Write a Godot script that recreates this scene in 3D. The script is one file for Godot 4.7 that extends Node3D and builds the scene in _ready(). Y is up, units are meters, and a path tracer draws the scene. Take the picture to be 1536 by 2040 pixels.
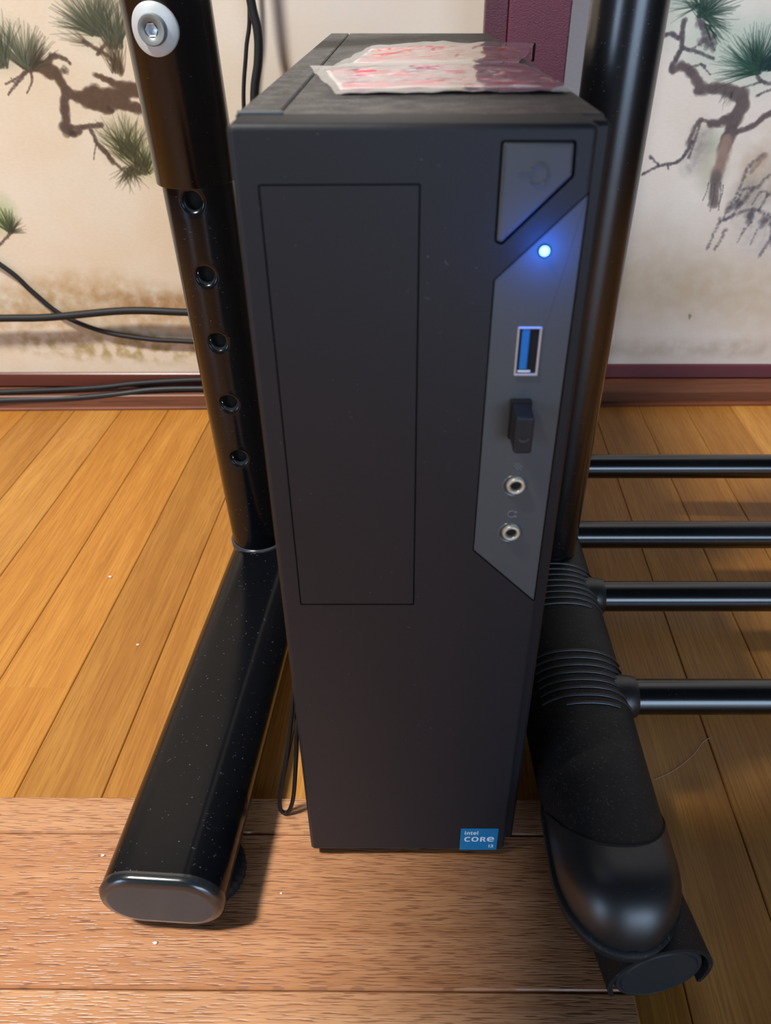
extends Node3D
# A small computer tower between a desk leg and a wheeled rack, in front of painted sliding doors.
# Metres, y up. y = 0 is the top of the loose plank mat, FLOOR the strip flooring under it.

const FLOOR := -0.004
const V := Vector3.ZERO

# ------------------------------------------------------------------ mesh building
class G:
	var v := PackedVector3Array()
	var uv := PackedVector2Array()
	var sg := PackedInt32Array()

	func tri(a: Vector3, b: Vector3, c: Vector3, g := -1, ua := Vector2.ZERO, ub := Vector2.ZERO, uc := Vector2.ZERO) -> void:
		v.append(a); v.append(b); v.append(c)
		uv.append(ua); uv.append(ub); uv.append(uc)
		sg.append(g)

	func quad(a: Vector3, b: Vector3, c: Vector3, d: Vector3, g := -1, ua := Vector2(0, 0), ub := Vector2(1, 0), uc := Vector2(1, 1), ud := Vector2(0, 1)) -> void:
		tri(a, b, c, g, ua, ub, uc)
		tri(a, c, d, g, ua, uc, ud)

	func flip(from: int) -> void:
		for i in range(from, v.size(), 3):
			var t := v[i + 1]; v[i + 1] = v[i + 2]; v[i + 2] = t
			var u := uv[i + 1]; uv[i + 1] = uv[i + 2]; uv[i + 2] = u

	# turn the triangles from index `from` so that they enclose a positive volume
	func fix(from: int) -> void:
		var mid := Vector3.ZERO
		for i in range(from, v.size()):
			mid += v[i]
		mid /= maxi(1, v.size() - from)
		var vol := 0.0
		for i in range(from, v.size(), 3):
			vol += (v[i] - mid).dot((v[i + 1] - mid).cross(v[i + 2] - mid))
		if vol < 0.0:
			flip(from)

	# convex polygon turned away from `mid`
	func face(p: Array, mid: Vector3, g := -1) -> void:
		var n: Vector3 = (p[1] - p[0]).cross(p[2] - p[0])
		var q := p.duplicate()
		if n.dot(p[0] - mid) < 0.0:
			q.reverse()
		for i in range(1, q.size() - 1):
			tri(q[0], q[i], q[i + 1], g)

	# box with chamfered edges; uv in metres: u across, v along (axis 0 = x, 2 = z)
	func cbox(lo: Vector3, hi: Vector3, c := 0.0, along := -1, uvo := Vector2.ZERO) -> void:
		var mid := (lo + hi) * 0.5
		var h := (hi - lo) * 0.5
		c = minf(c, minf(h.x, minf(h.y, h.z)) * 0.9)
		var from := v.size()
		var p := func(s: Vector3, ax: int) -> Vector3:
			var q := Vector3(h.x - c, h.y - c, h.z - c)
			q[ax] = h[ax]
			return mid + q * s
		for ax in 3:
			var a1 := (ax + 1) % 3
			var a2 := (ax + 2) % 3
			for s0 in [-1.0, 1.0]:
				var f := []
				for k in [[-1, -1], [1, -1], [1, 1], [-1, 1]]:
					var s := Vector3(); s[ax] = s0; s[a1] = k[0]; s[a2] = k[1]
					f.append(p.call(s, ax))
				face(f, mid)
			if c > 0.0:
				for sa in [-1.0, 1.0]:
					for sb in [-1.0, 1.0]:
						var s := Vector3(); s[a1] = sa; s[a2] = sb
						var sm := s; sm[ax] = -1
						var sp := s; sp[ax] = 1
						face([p.call(sm, a1), p.call(sp, a1), p.call(sp, a2), p.call(sm, a2)], mid)
		if c > 0.0:
			for sx in [-1.0, 1.0]:
				for sy in [-1.0, 1.0]:
					for sz in [-1.0, 1.0]:
						var s := Vector3(sx, sy, sz)
						face([p.call(s, 0), p.call(s, 1), p.call(s, 2)], mid)
		if along >= 0:
			var across := 2 if along == 0 else 0
			for i in range(from, v.size()):
				uv[i] = Vector2(v[i][across] + v[i].y - hi.y, v[i][along]) + uvo

	# rows of points joined by quads; `ring` closes each row on itself
	func grid(rows: Array, ring := true, g := 1, su := 1.0, sv := 1.0) -> void:
		var from := v.size()
		for r in rows.size() - 1:
			var a: PackedVector3Array = rows[r]
			var b: PackedVector3Array = rows[r + 1]
			var n := a.size()
			for i in (n if ring else n - 1):
				var j := (i + 1) % n
				var u0 := su * i / n
				var u1 := su * (i + 1) / n
				var v0 := sv * r / (rows.size() - 1.0)
				var v1 := sv * (r + 1) / (rows.size() - 1.0)
				if not a[i].is_equal_approx(a[j]):
					tri(a[i], a[j], b[j], g, Vector2(u0, v0), Vector2(u1, v0), Vector2(u1, v1))
				if not b[i].is_equal_approx(b[j]):
					tri(a[i], b[j], b[i], g, Vector2(u0, v0), Vector2(u1, v1), Vector2(u0, v1))
		if ring:
			fix(from)

	func fan(row: PackedVector3Array, toward: Vector3, g := -1) -> void:
		var mid := Vector3.ZERO
		for q in row:
			mid += q
		mid /= row.size()
		var from := v.size()
		for i in row.size():
			var j := (i + 1) % row.size()
			tri(mid, row[i], row[j], g)
		var n := (v[from + 1] - v[from]).cross(v[from + 2] - v[from])
		if n.dot(toward) < 0.0:
			flip(from)

	# turned profile of (radius, height) points about the y axis
	func lathe(profile: Array, n := 48, sharp := []) -> void:
		var from := v.size()
		var rows := []
		for q in profile:
			var row := PackedVector3Array()
			for i in n:
				var t := TAU * i / n
				row.append(Vector3(q[0] * cos(t), q[1], q[0] * sin(t)))
			rows.append(row)
		var start := 0
		var g := 1
		for k in range(1, rows.size()):
			if k == rows.size() - 1 or k in sharp:
				grid_raw(rows.slice(start, k + 1), g)
				start = k
				g += 1
		fix(from)

	func grid_raw(rows: Array, g: int) -> void:
		for r in rows.size() - 1:
			var a: PackedVector3Array = rows[r]
			var b: PackedVector3Array = rows[r + 1]
			var n := a.size()
			for i in n:
				var j := (i + 1) % n
				if not a[i].is_equal_approx(a[j]):
					tri(a[i], a[j], b[j], g)
				if not b[i].is_equal_approx(b[j]):
					tri(a[i], b[j], b[i], g)

	func tube(path: Array, r: float, n := 10, flat := 1.0) -> void:
		var from := v.size()
		var rows := []
		var side := Vector3.ZERO
		for i in path.size():
			var d: Vector3 = (path[mini(i + 1, path.size() - 1)] - path[maxi(i - 1, 0)]).normalized()
			if i == 0:
				side = d.cross(Vector3(0.31, 0.2, 0.93)).normalized()
			side = (side - d * side.dot(d)).normalized()
			var up := side.cross(d)
			var row := PackedVector3Array()
			for k in n:
				row.append(path[i] + (side * cos(TAU * k / n) + up * sin(TAU * k / n) * flat) * r)
			rows.append(row)
		grid_raw(rows, 1)
		fix(from)
		fan(rows[0], path[0] - path[1])
		fan(rows[-1], path[-1] - path[-2])

	# polygon in x, y swept from z0 (back) to z1 (front) with the front edge rounded by c
	func prism(poly: PackedVector2Array, z0: float, z1: float, c := 0.0, smooth := false) -> void:
		var from := v.size()
		var n := poly.size()
		var rings := []
		rings.append([0.0, z0])
		if c > 0.0:
			for k in 4:
				var t := PI * 0.5 * k / 3.0
				rings.append([c * (1.0 - cos(t)), z1 - c + c * sin(t)])
		else:
			rings.append([0.0, z1])
		var rows := []
		for r in rings:
			var q := shrink(poly, r[0])
			var row := PackedVector3Array()
			for p in q:
				row.append(Vector3(p.x, p.y, r[1]))
			rows.append(row)
		for k in rows.size() - 1:
			for i in n:
				var j := (i + 1) % n
				quad(rows[k][i], rows[k][j], rows[k + 1][j], rows[k + 1][i], (1 if smooth else -1))
		var back := Geometry2D.triangulate_polygon(poly)
		var top := shrink(poly, rings[-1][0])
		for i in range(0, back.size(), 3):
			tri(Vector3(poly[back[i]].x, poly[back[i]].y, z0), Vector3(poly[back[i + 2]].x, poly[back[i + 2]].y, z0), Vector3(poly[back[i + 1]].x, poly[back[i + 1]].y, z0))
			tri(Vector3(top[back[i]].x, top[back[i]].y, z1), Vector3(top[back[i + 1]].x, top[back[i + 1]].y, z1), Vector3(top[back[i + 2]].x, top[back[i + 2]].y, z1))
		# caps: make them agree with the outline's direction
		if Geometry2D.is_polygon_clockwise(poly):
			pass
		fix_sides(from, n * (rows.size() - 1) * 6, poly)

	func fix_sides(from: int, count: int, _poly: PackedVector2Array) -> void:
		# sides first: decide by signed area of the outline; caps by their z direction
		var area := 0.0
		for i in _poly.size():
			var a := _poly[i]
			var b := _poly[(i + 1) % _poly.size()]
			area += a.x * b.y - b.x * a.y
		if area < 0.0:
			for i in range(from, from + count, 3):
				var t := v[i + 1]; v[i + 1] = v[i + 2]; v[i + 2] = t
		var z1 := -1e9
		for i in range(from + count, v.size()):
			z1 = maxf(z1, v[i].z)
		for i in range(from + count, v.size(), 3):
			var nz := (v[i + 1] - v[i]).cross(v[i + 2] - v[i]).z
			var want := 1.0 if absf(v[i].z - z1) < 1e-7 else -1.0
			if nz * want < 0.0:
				var t := v[i + 1]; v[i + 1] = v[i + 2]; v[i + 2] = t

	static func shrink(poly: PackedVector2Array, d: float) -> PackedVector2Array:
		if d == 0.0:
			return poly
		var area := 0.0
		var n := poly.size()
		for i in n:
			area += poly[i].x * poly[(i + 1) % n].y - poly[(i + 1) % n].x * poly[i].y
		var out := PackedVector2Array()
		for i in n:
			var e0 := (poly[i] - poly[(i + n - 1) % n]).normalized()
			var e1 := (poly[(i + 1) % n] - poly[i]).normalized()
			var n0 := Vector2(-e0.y, e0.x) * signf(area)
			var n1 := Vector2(-e1.y, e1.x) * signf(area)
			var b := (n0 + n1)
			out.append(poly[i] + b * (d / maxf(0.3, 1.0 + n0.dot(n1))))
		return out

	func mesh(mat: Material) -> ArrayMesh:
		var st := SurfaceTool.new()
		st.begin(Mesh.PRIMITIVE_TRIANGLES)
		for t in sg.size():
			st.set_smooth_group(sg[t])
			for k in [0, 2, 1]:
				st.set_uv(uv[t * 3 + k])
				st.add_vertex(v[t * 3 + k])
		st.generate_normals()
		st.set_material(mat)
		return st.commit()

	func moved(t: Transform3D, from := 0) -> G:
		for i in range(from, v.size()):
			v[i] = t * v[i]
		return self


# ------------------------------------------------------------------ naming
var taken := {}
func numbered(called: String) -> String:
	var n: int = taken.get(called, -1) + 1
	taken[called] = n
	return called if n == 0 else "%s_%03d" % [called, n]

func part(g: G, called: String, mat: Material, parent: Node3D, label := "") -> MeshInstance3D:
	return node(g.mesh(mat), called, parent, label)

func node(m: Mesh, called: String, parent: Node3D, label := "") -> MeshInstance3D:
	var o := MeshInstance3D.new()
	o.mesh = m
	var nm := called
	var k := 0
	while parent.has_node(nm):
		k += 1
		nm = "%s_%03d" % [called, k]
	o.name = nm
	parent.add_child(o, true)
	if label:
		o.set_meta("label", label)
	return o

func thing(called: String, label: String, category: String, at := V, group := "") -> Node3D:
	var o := Node3D.new()
	o.name = numbered(called)
	o.position = at
	add_child(o, true)
	o.set_meta("label", label)
	o.set_meta("category", category)
	if group:
		o.set_meta("group", group)
	return o

func single(g: G, called: String, mat: Material, label: String, category: String, at := V, group := "") -> MeshInstance3D:
	var o := part(g, numbered(called), mat, self, label)
	o.position = at
	o.set_meta("category", category)
	if group:
		o.set_meta("group", group)
	return o

func setting(called: String, label: String, at := V) -> Node3D:
	var o := Node3D.new()
	o.name = called
	o.position = at
	add_child(o, true)
	o.set_meta("kind", "structure")
	o.set_meta("label", label)
	return o

# ------------------------------------------------------------------ outlines
func rrect(x0: float, y0: float, x1: float, y1: float, r: float, n := 6) -> PackedVector2Array:
	var out := PackedVector2Array()
	for c in [[x1 - r, y0 + r, -90.0], [x1 - r, y1 - r, 0.0], [x0 + r, y1 - r, 90.0], [x0 + r, y0 + r, 180.0]]:
		for k in n + 1:
			var t := deg_to_rad(c[2] + 90.0 * k / n)
			out.append(Vector2(c[0] + r * cos(t), c[1] + r * sin(t)))
	return out

func rounded(p: Array, r: float, n := 4) -> PackedVector2Array:
	var out := PackedVector2Array()
	for i in p.size():
		var a: Vector2 = p[i]
		var d0: Vector2 = (p[(i + p.size() - 1) % p.size()] - a).normalized()
		var d1: Vector2 = (p[(i + 1) % p.size()] - a).normalized()
		var half := acos(clampf(d0.dot(d1), -1, 1)) * 0.5
		var l := minf(r / tan(half), minf((p[(i + 1) % p.size()] - a).length(), (p[(i + p.size() - 1) % p.size()] - a).length()) * 0.45)
		for k in n + 1:
			var t := float(k) / n
			out.append((a + d0 * l).lerp(a, t).lerp(a.lerp(a + d1 * l, t), t))
	return out

func spline(pts: Array, steps := 8) -> Array:
	var out := []
	for i in pts.size() - 1:
		var a: Vector3 = pts[maxi(i - 1, 0)]
		var d: Vector3 = pts[mini(i + 2, pts.size() - 1)]
		for k in steps:
			out.append((pts[i] as Vector3).cubic_interpolate(pts[i + 1], a, d, float(k) / steps))
	out.append(pts[-1])
	return out

func csg_mesh(g: G, mat: Material) -> CSGMesh3D:
	var c := CSGMesh3D.new()
	c.mesh = g.mesh(mat)
	c.material = mat
	return c

# ------------------------------------------------------------------ materials
func mat(c: Color, rough := 0.5, metal := 0.0, spec := 0.5) -> StandardMaterial3D:
	var m := StandardMaterial3D.new()
	m.albedo_color = c
	m.roughness = rough
	m.metallic = metal
	m.metallic_specular = spec
	return m

func c8(r: float, g: float, b: float) -> Color:
	return Color(r / 255.0, g / 255.0, b / 255.0)

func noise(freq: float, sd: int, oct := 3, kind := FastNoiseLite.TYPE_SIMPLEX_SMOOTH) -> FastNoiseLite:
	var n := FastNoiseLite.new()
	n.noise_type = kind
	n.frequency = freq
	n.seed = sd
	n.fractal_octaves = oct
	return n

# wood whose grain runs along v (image y); returns [albedo, normal]
func wood_tex(w: int, h: int, light: Color, dark: Color, pore: Color, stretch: float, sd: int, pore_cut: float, pore_amount: float) -> Array:
	var broad := noise(0.012, sd, 3)
	var fine := noise(0.2, sd + 1, 2)
	var pores := noise(0.26, sd + 2, 2)
	var im := Image.create(w, h, false, Image.FORMAT_RGB8)
	var bump := Image.create(w, h, false, Image.FORMAT_RGB8)
	for y in h:
		for x in w:
			var bend := 4.0 * broad.get_noise_2d(x * 0.25, y * 0.12)
			var b := broad.get_noise_2d((x + bend) * 1.6, y * 0.16)
			var f := fine.get_noise_2d(x + bend, y * stretch)
			var p := pores.get_noise_2d(x + bend, y * stretch * 1.6 + 500.0)
			var t := clampf(0.5 + b * 0.55 + f * 0.45, 0.0, 1.0)
			var c := light.lerp(dark, t)
			var k := smoothstep(pore_cut, pore_cut + 0.25, p) * pore_amount
			c = c.lerp(pore, k)
			im.set_pixel(x, y, c)
			var hgt := clampf(0.75 - k * 0.6 - f * 0.15, 0, 1)
			bump.set_pixel(x, y, Color(hgt, hgt, hgt))
	bump.bump_map_to_normal_map(2.0)
	return [ImageTexture.create_from_image(im), ImageTexture.create_from_image(bump)]

# scattered lint and dust on a dark ground, tileable enough for small parts
func dust_tex(size: int, base: Color, speck: Color, count: int, fibre: int, veil: float, sd: int) -> ImageTexture:
	var im := Image.create(size, size, false, Image.FORMAT_RGB8)
	im.fill(base)
	var rng := RandomNumberGenerator.new()
	rng.seed = sd
	if veil > 0.0:
		var n := noise(0.02, sd, 4)
		for y in size:
			for x in size:
				var k := clampf(n.get_noise_2d(x, y) * 0.9 + 0.5, 0, 1) * veil * rng.randf_range(0.4, 1.3)
				im.set_pixel(x, y, base.lerp(speck, clampf(k, 0, 1)))
	for i in count:
		var x := rng.randi_range(1, size - 3)
		var y := rng.randi_range(1, size - 3)
		var c := base.lerp(speck, rng.randf_range(0.2, 1.0))
		im.set_pixel(x, y, c)
		if rng.randf() < 0.3:
			im.set_pixel(x + 1, y, c)
	for i in fibre:
		var p := Vector2(rng.randf_range(8, size - 8), rng.randf_range(8, size - 8))
		var a := rng.randf() * TAU
		var c := base.lerp(speck, rng.randf_range(0.15, 0.6))
		for k in rng.randi_range(3, 9):
			im.set_pixel(clampi(int(p.x), 0, size - 1), clampi(int(p.y), 0, size - 1), c)
			a += rng.randf_range(-0.4, 0.4)
			p += Vector2(cos(a), sin(a))
	return ImageTexture.create_from_image(im)

func tri_tex(m: StandardMaterial3D, t: Texture2D, metres: float) -> StandardMaterial3D:
	m.albedo_color = Color.WHITE
	m.albedo_texture = t
	m.uv1_triplanar = true
	m.uv1_scale = Vector3.ONE / metres
	return m

# ------------------------------------------------------------------ the brush paintings on the doors
class Brush:
	var im: Image
	var x0: float
	var y1: float
	var s: float          # pixels per millimetre
	var rng := RandomNumberGenerator.new()
	var fat := 1.0

	func dab(px: float, py: float, r: float, c: Color, a: float, soft := 0.35) -> void:
		var w := im.get_width()
		var h := im.get_height()
		for y in range(maxi(0, int(py - r - 1)), mini(h, int(py + r + 2))):
			for x in range(maxi(0, int(px - r - 1)), mini(w, int(px + r + 2))):
				var d := Vector2(x - px, y - py).length() / maxf(r, 0.01)
				if d < 1.0 + 0.7 / r:
					var k := a * (1.0 - smoothstep(1.0 - soft, 1.0 + 0.7 / r, d))
					im.set_pixel(x, y, im.get_pixel(x, y).lerp(c, k))

	func at(p: Vector2) -> Vector2:
		return Vector2((p.x - x0) * s, (y1 - p.y) * s)

	# a branch: polyline in mm [x, y, x, y ...], width in mm from w0 to w1, ragged edge
	func branch(pts: Array, w0: float, w1: float, c: Color, a := 0.55, rag := 0.35) -> void:
		var p := []
		for i in range(0, pts.size(), 2):
			p.append(at(Vector2(pts[i], pts[i + 1])))
		for i in p.size() - 1:
			var pre: Vector2 = p[maxi(i - 1, 0)]
			var post: Vector2 = p[mini(i + 2, p.size() - 1)]
			var n := int((p[i] as Vector2).distance_to(p[i + 1]) / 1.3) + 1
			for k in n:
				var t := float(k) / n
				var q: Vector2 = (p[i] as Vector2).cubic_interpolate(p[i + 1], pre, post, t)
				var w := lerpf(w0, w1, (i + t) / (p.size() - 1.0)) * s * 0.5
				var col := c.lerp(Color(c.r * 1.25, c.g * 1.24, c.b * 1.22), rng.randf() * 0.8)
				dab(q.x + rng.randf_range(-1, 1) * w * rag, q.y + rng.randf_range(-1, 1) * w * rag, w * rng.randf_range(0.55, 1.0), col, a * rng.randf_range(0.5, 1.0))

	# a spray of needles from (x, y) mm between two angles (degrees, 0 = right, 90 = up)
	func needles(x: float, y: float, r: float, a0: float, a1: float, n: int, c: Color, a := 0.5, hub := 2.0) -> void:
		for i in n:
			var t := deg_to_rad(rng.randf_range(a0, a1))
			var d := Vector2(cos(t), sin(t))
			var start := Vector2(x, y) + Vector2(rng.randf_range(-hub, hub), rng.randf_range(-hub, hub) * 0.7)
			var l := r * rng.randf_range(0.55, 1.05)
			var bow := rng.randf_range(-0.12, 0.12) * l
			var side := Vector2(-d.y, d.x)
			var col := c.lerp(Color(c.r * 0.6, c.g * 0.6, c.b * 0.6), rng.randf())
			var steps := int(l * s / 1.2)
			for k in steps:
				var u := float(k) / steps
				var q := at(start + d * l * u + side * bow * u * u)
				dab(q.x, q.y, lerpf(1.5, 0.8, u) * fat, col, a * lerpf(1.0, 0.5, u), 0.9)

	func wash(x: float, y: float, rx: float, ry: float, c: Color, a: float, grain: FastNoiseLite, rough := 1.0) -> void:
		var p := at(Vector2(x, y))
		for py in range(maxi(0, int(p.y - ry * s)), mini(im.get_height(), int(p.y + ry * s))):
			for px in range(maxi(0, int(p.x - rx * s)), mini(im.get_width(), int(p.x + rx * s))):
				var d := Vector2((px - p.x) / (rx * s), (py - p.y) / (ry * s)).length()
				if d < 1.0:
					var k := a * (1.0 - d) * clampf(1.0 - rough * (0.5 - 0.9 * grain.get_noise_2d(px, py)), 0.0, 2.0)
					if k > 0.0:
						im.set_pixel(px, py, im.get_pixel(px, py).lerp(c, minf(k, 1.0)))


func paper(w: int, h: int, a: Color, b: Color, sd: int) -> Image:
	var im := Image.create(w, h, false, Image.FORMAT_RGB8)
	var n := noise(0.004, sd, 3)
	var f := noise(0.15, sd + 3, 2)
	for y in h:
		for x in w:
			var t := clampf(0.5 + n.get_noise_2d(x, y) * 0.8, 0, 1)
			var k := f.get_noise_2d(x * 0.4, y) * 0.012
			var c := a.lerp(b, t)
			im.set_pixel(x, y, Color(c.r + k, c.g + k, c.b + k))
	return im

func left_painting() -> ImageTexture:
	var b := Brush.new()
	b.rng.seed = 11
	b.s = 2.6; b.x0 = -420.0; b.y1 = 400.0
	b.im = paper(1404, 988, c8(224, 210, 190), c8(220, 200, 174), 5)
	var g := noise(0.02, 8, 4)
	var gf := noise(0.05, 9, 4)
	var ink := c8(88, 70, 57)
	var ink2 := c8(86, 70, 62)
	# earth at the foot of the picture
	for q in [[-300, 108, 60, 30, 0.7], [-250, 112, 70, 26, 0.75], [-200, 98, 70, 26, 0.95], [-330, 100, 50, 24, 0.6], [-150, 95, 60, 24, 0.7], [-300, 78, 80, 26, 0.55], [-210, 75, 80, 26, 0.6], [-380, 90, 60, 36, 0.6]]:
		b.wash(q[0], q[1], q[2], q[3], c8(176, 138, 92), q[4], g, 0.9)
	for q in [[-210, 104, 60, 12], [-165, 98, 60, 12]]:
		b.wash(q[0], q[1], q[2], q[3], c8(160, 112, 74), 0.5, g, 0.6)
	for q in [[-290, 55, 60, 18], [-250, 48, 60, 14], [-200, 48, 60, 16], [-160, 50, 50, 16], [-330, 62, 50, 18], [-230, 60, 60, 20]]:
		b.wash(q[0], q[1], q[2], q[3], c8(160, 138, 84), 0.8, g, 1.5)
	b.wash(20, 360, 200, 190, c8(212, 204, 198), 0.9, g, 0.2)  # soft greyer tone over the paper towards the upper right
	# green washes behind the needles
	b.wash(-285, 318, 34, 26, c8(140, 148, 120), 0.7, g, 0.6)
	b.wash(-200, 335, 36, 28, c8(150, 150, 112), 0.8, g, 0.6)
	b.wash(-195, 245, 32, 28, c8(158, 150, 108), 0.9, g, 0.6)
	b.wash(-178, 228, 20, 20, c8(160, 176, 110), 0.75, g, 0.3)
	b.wash(-330, 185, 26, 24, c8(120, 160, 90), 0.8, g, 0.4)
	# trunk and boughs
	b.branch([-168, 285, -190, 283, -208, 281, -214, 284, -225, 280, -235, 281, -241, 290, -246, 300, -258, 303, -267, 300], 11.6, 8.7, ink, 0.5)
	b.branch([-190, 276, -208, 277, -222, 281], 14.5, 11.6, ink, 0.5)
	b.branch([-226, 277, -216, 273, -206, 268], 13.0, 5.8, ink, 0.5)
	b.branch([-214, 286, -211, 280, -204, 268], 8.7, 5.8, ink, 0.5)
	b.branch([-239, 285, -243, 272, -246, 257, -246, 252], 8.7, 10.2, ink2, 0.5)
	b.branch([-249, 257, -242, 252, -234, 253], 8.7, 5.8, ink2, 0.5)
	b.branch([-247, 257, -237, 256, -227, 257, -214, 258], 5.8, 5.1, ink2, 0.5)
	b.branch([-225, 255, -222, 244, -217, 238, -211, 228], 4.3, 5.8, ink2, 0.5)
	b.branch([-222, 244, -226, 236, -228, 230], 2.3, 1.4, ink2, 0.45)
	b.branch([-217, 238, -206, 224, -198, 217], 4.3, 2.2, ink2, 0.45)
	b.branch([-216, 320, -207, 315, -200, 311, -191, 302, -190, 296], 3.6, 5.8, ink, 0.45)
	b.branch([-206, 311, -198, 318, -190, 322], 4.3, 2.9, ink, 0.45)
	b.branch([-212, 296, -201, 292, -193, 288, -170, 287], 4.3, 10.2, ink, 0.5)
	b.branch([-196, 274, -187, 272, -160, 269], 7.2, 11.6, ink, 0.5)
	b.branch([-266, 300, -280, 289, -289, 281], 4.1, 2.0, ink2, 0.5)
	b.branch([-265, 300, -266, 291, -273, 282], 3.5, 1.4, ink2, 0.5)
	b.branch([-267, 300, -277, 294, -289, 289], 3.5, 2.0, ink2, 0.5)
	b.branch([-280, 289, -283, 294], 2.9, 1.4, ink2, 0.4)
	b.branch([-249, 305, -243, 310, -235, 308, -230, 304], 7.2, 2.9, ink2, 0.5)
	b.branch([-258, 303, -250, 296, -243, 296], 8.7, 7.2, ink, 0.45)
	for q in [[-262, 302], [-243, 253], [-206, 272], [-238, 300]]:
		b.branch([q[0], q[1], q[0] + 3, q[1] - 2], 6, 4, c8(66, 54, 46), 0.4, 0.8)
	# needles
	b.fat = 1.35
	var pine := c8(104, 106, 86)
	b.needles(-268, 302, 34, 40, 150, 127, pine, 0.36, 3)
	b.needles(-288, 304, 36, 50, 170, 112, pine, 0.36, 5)
	b.needles(-262, 302, 24, 10, 75, 45, c8(96, 86, 70), 0.36, 3)
	b.needles(-204, 326, 36, 40, 175, 150, pine, 0.36, 4)
	b.needles(-190, 318, 40, 50, 130, 120, pine, 0.36, 6)
	b.needles(-212, 318, 26, 130, 185, 18, c8(120, 108, 88), 0.25, 2)
	b.needles(-192, 300, 26, 60, 130, 60, c8(110, 92, 70), 0.29, 5)
	b.needles(-196, 236, 30, 40, 160, 142, c8(104, 104, 72), 0.29, 8)
	b.needles(-186, 222, 30, 30, 150, 105, c8(92, 88, 62), 0.29, 7)
	b.needles(-198, 222, 18, 200, 330, 67, c8(100, 92, 68), 0.29, 6)
	b.needles(-320, 168, 24, 70, 150, 60, c8(92, 104, 66), 0.36, 2)
	b.needles(-320, 168, 18, -10, 70, 45, c8(92, 88, 68), 0.32, 2)
	b.branch([-320, 167, -331, 158, -345, 150], 3.5, 2.9, ink2, 0.5)
	b.dab((-335.0 - b.x0) * b.s, (400.0 - 200.0) * b.s, 8, ink2, 0.5)
	return ImageTexture.create_from_image(b.im)

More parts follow.
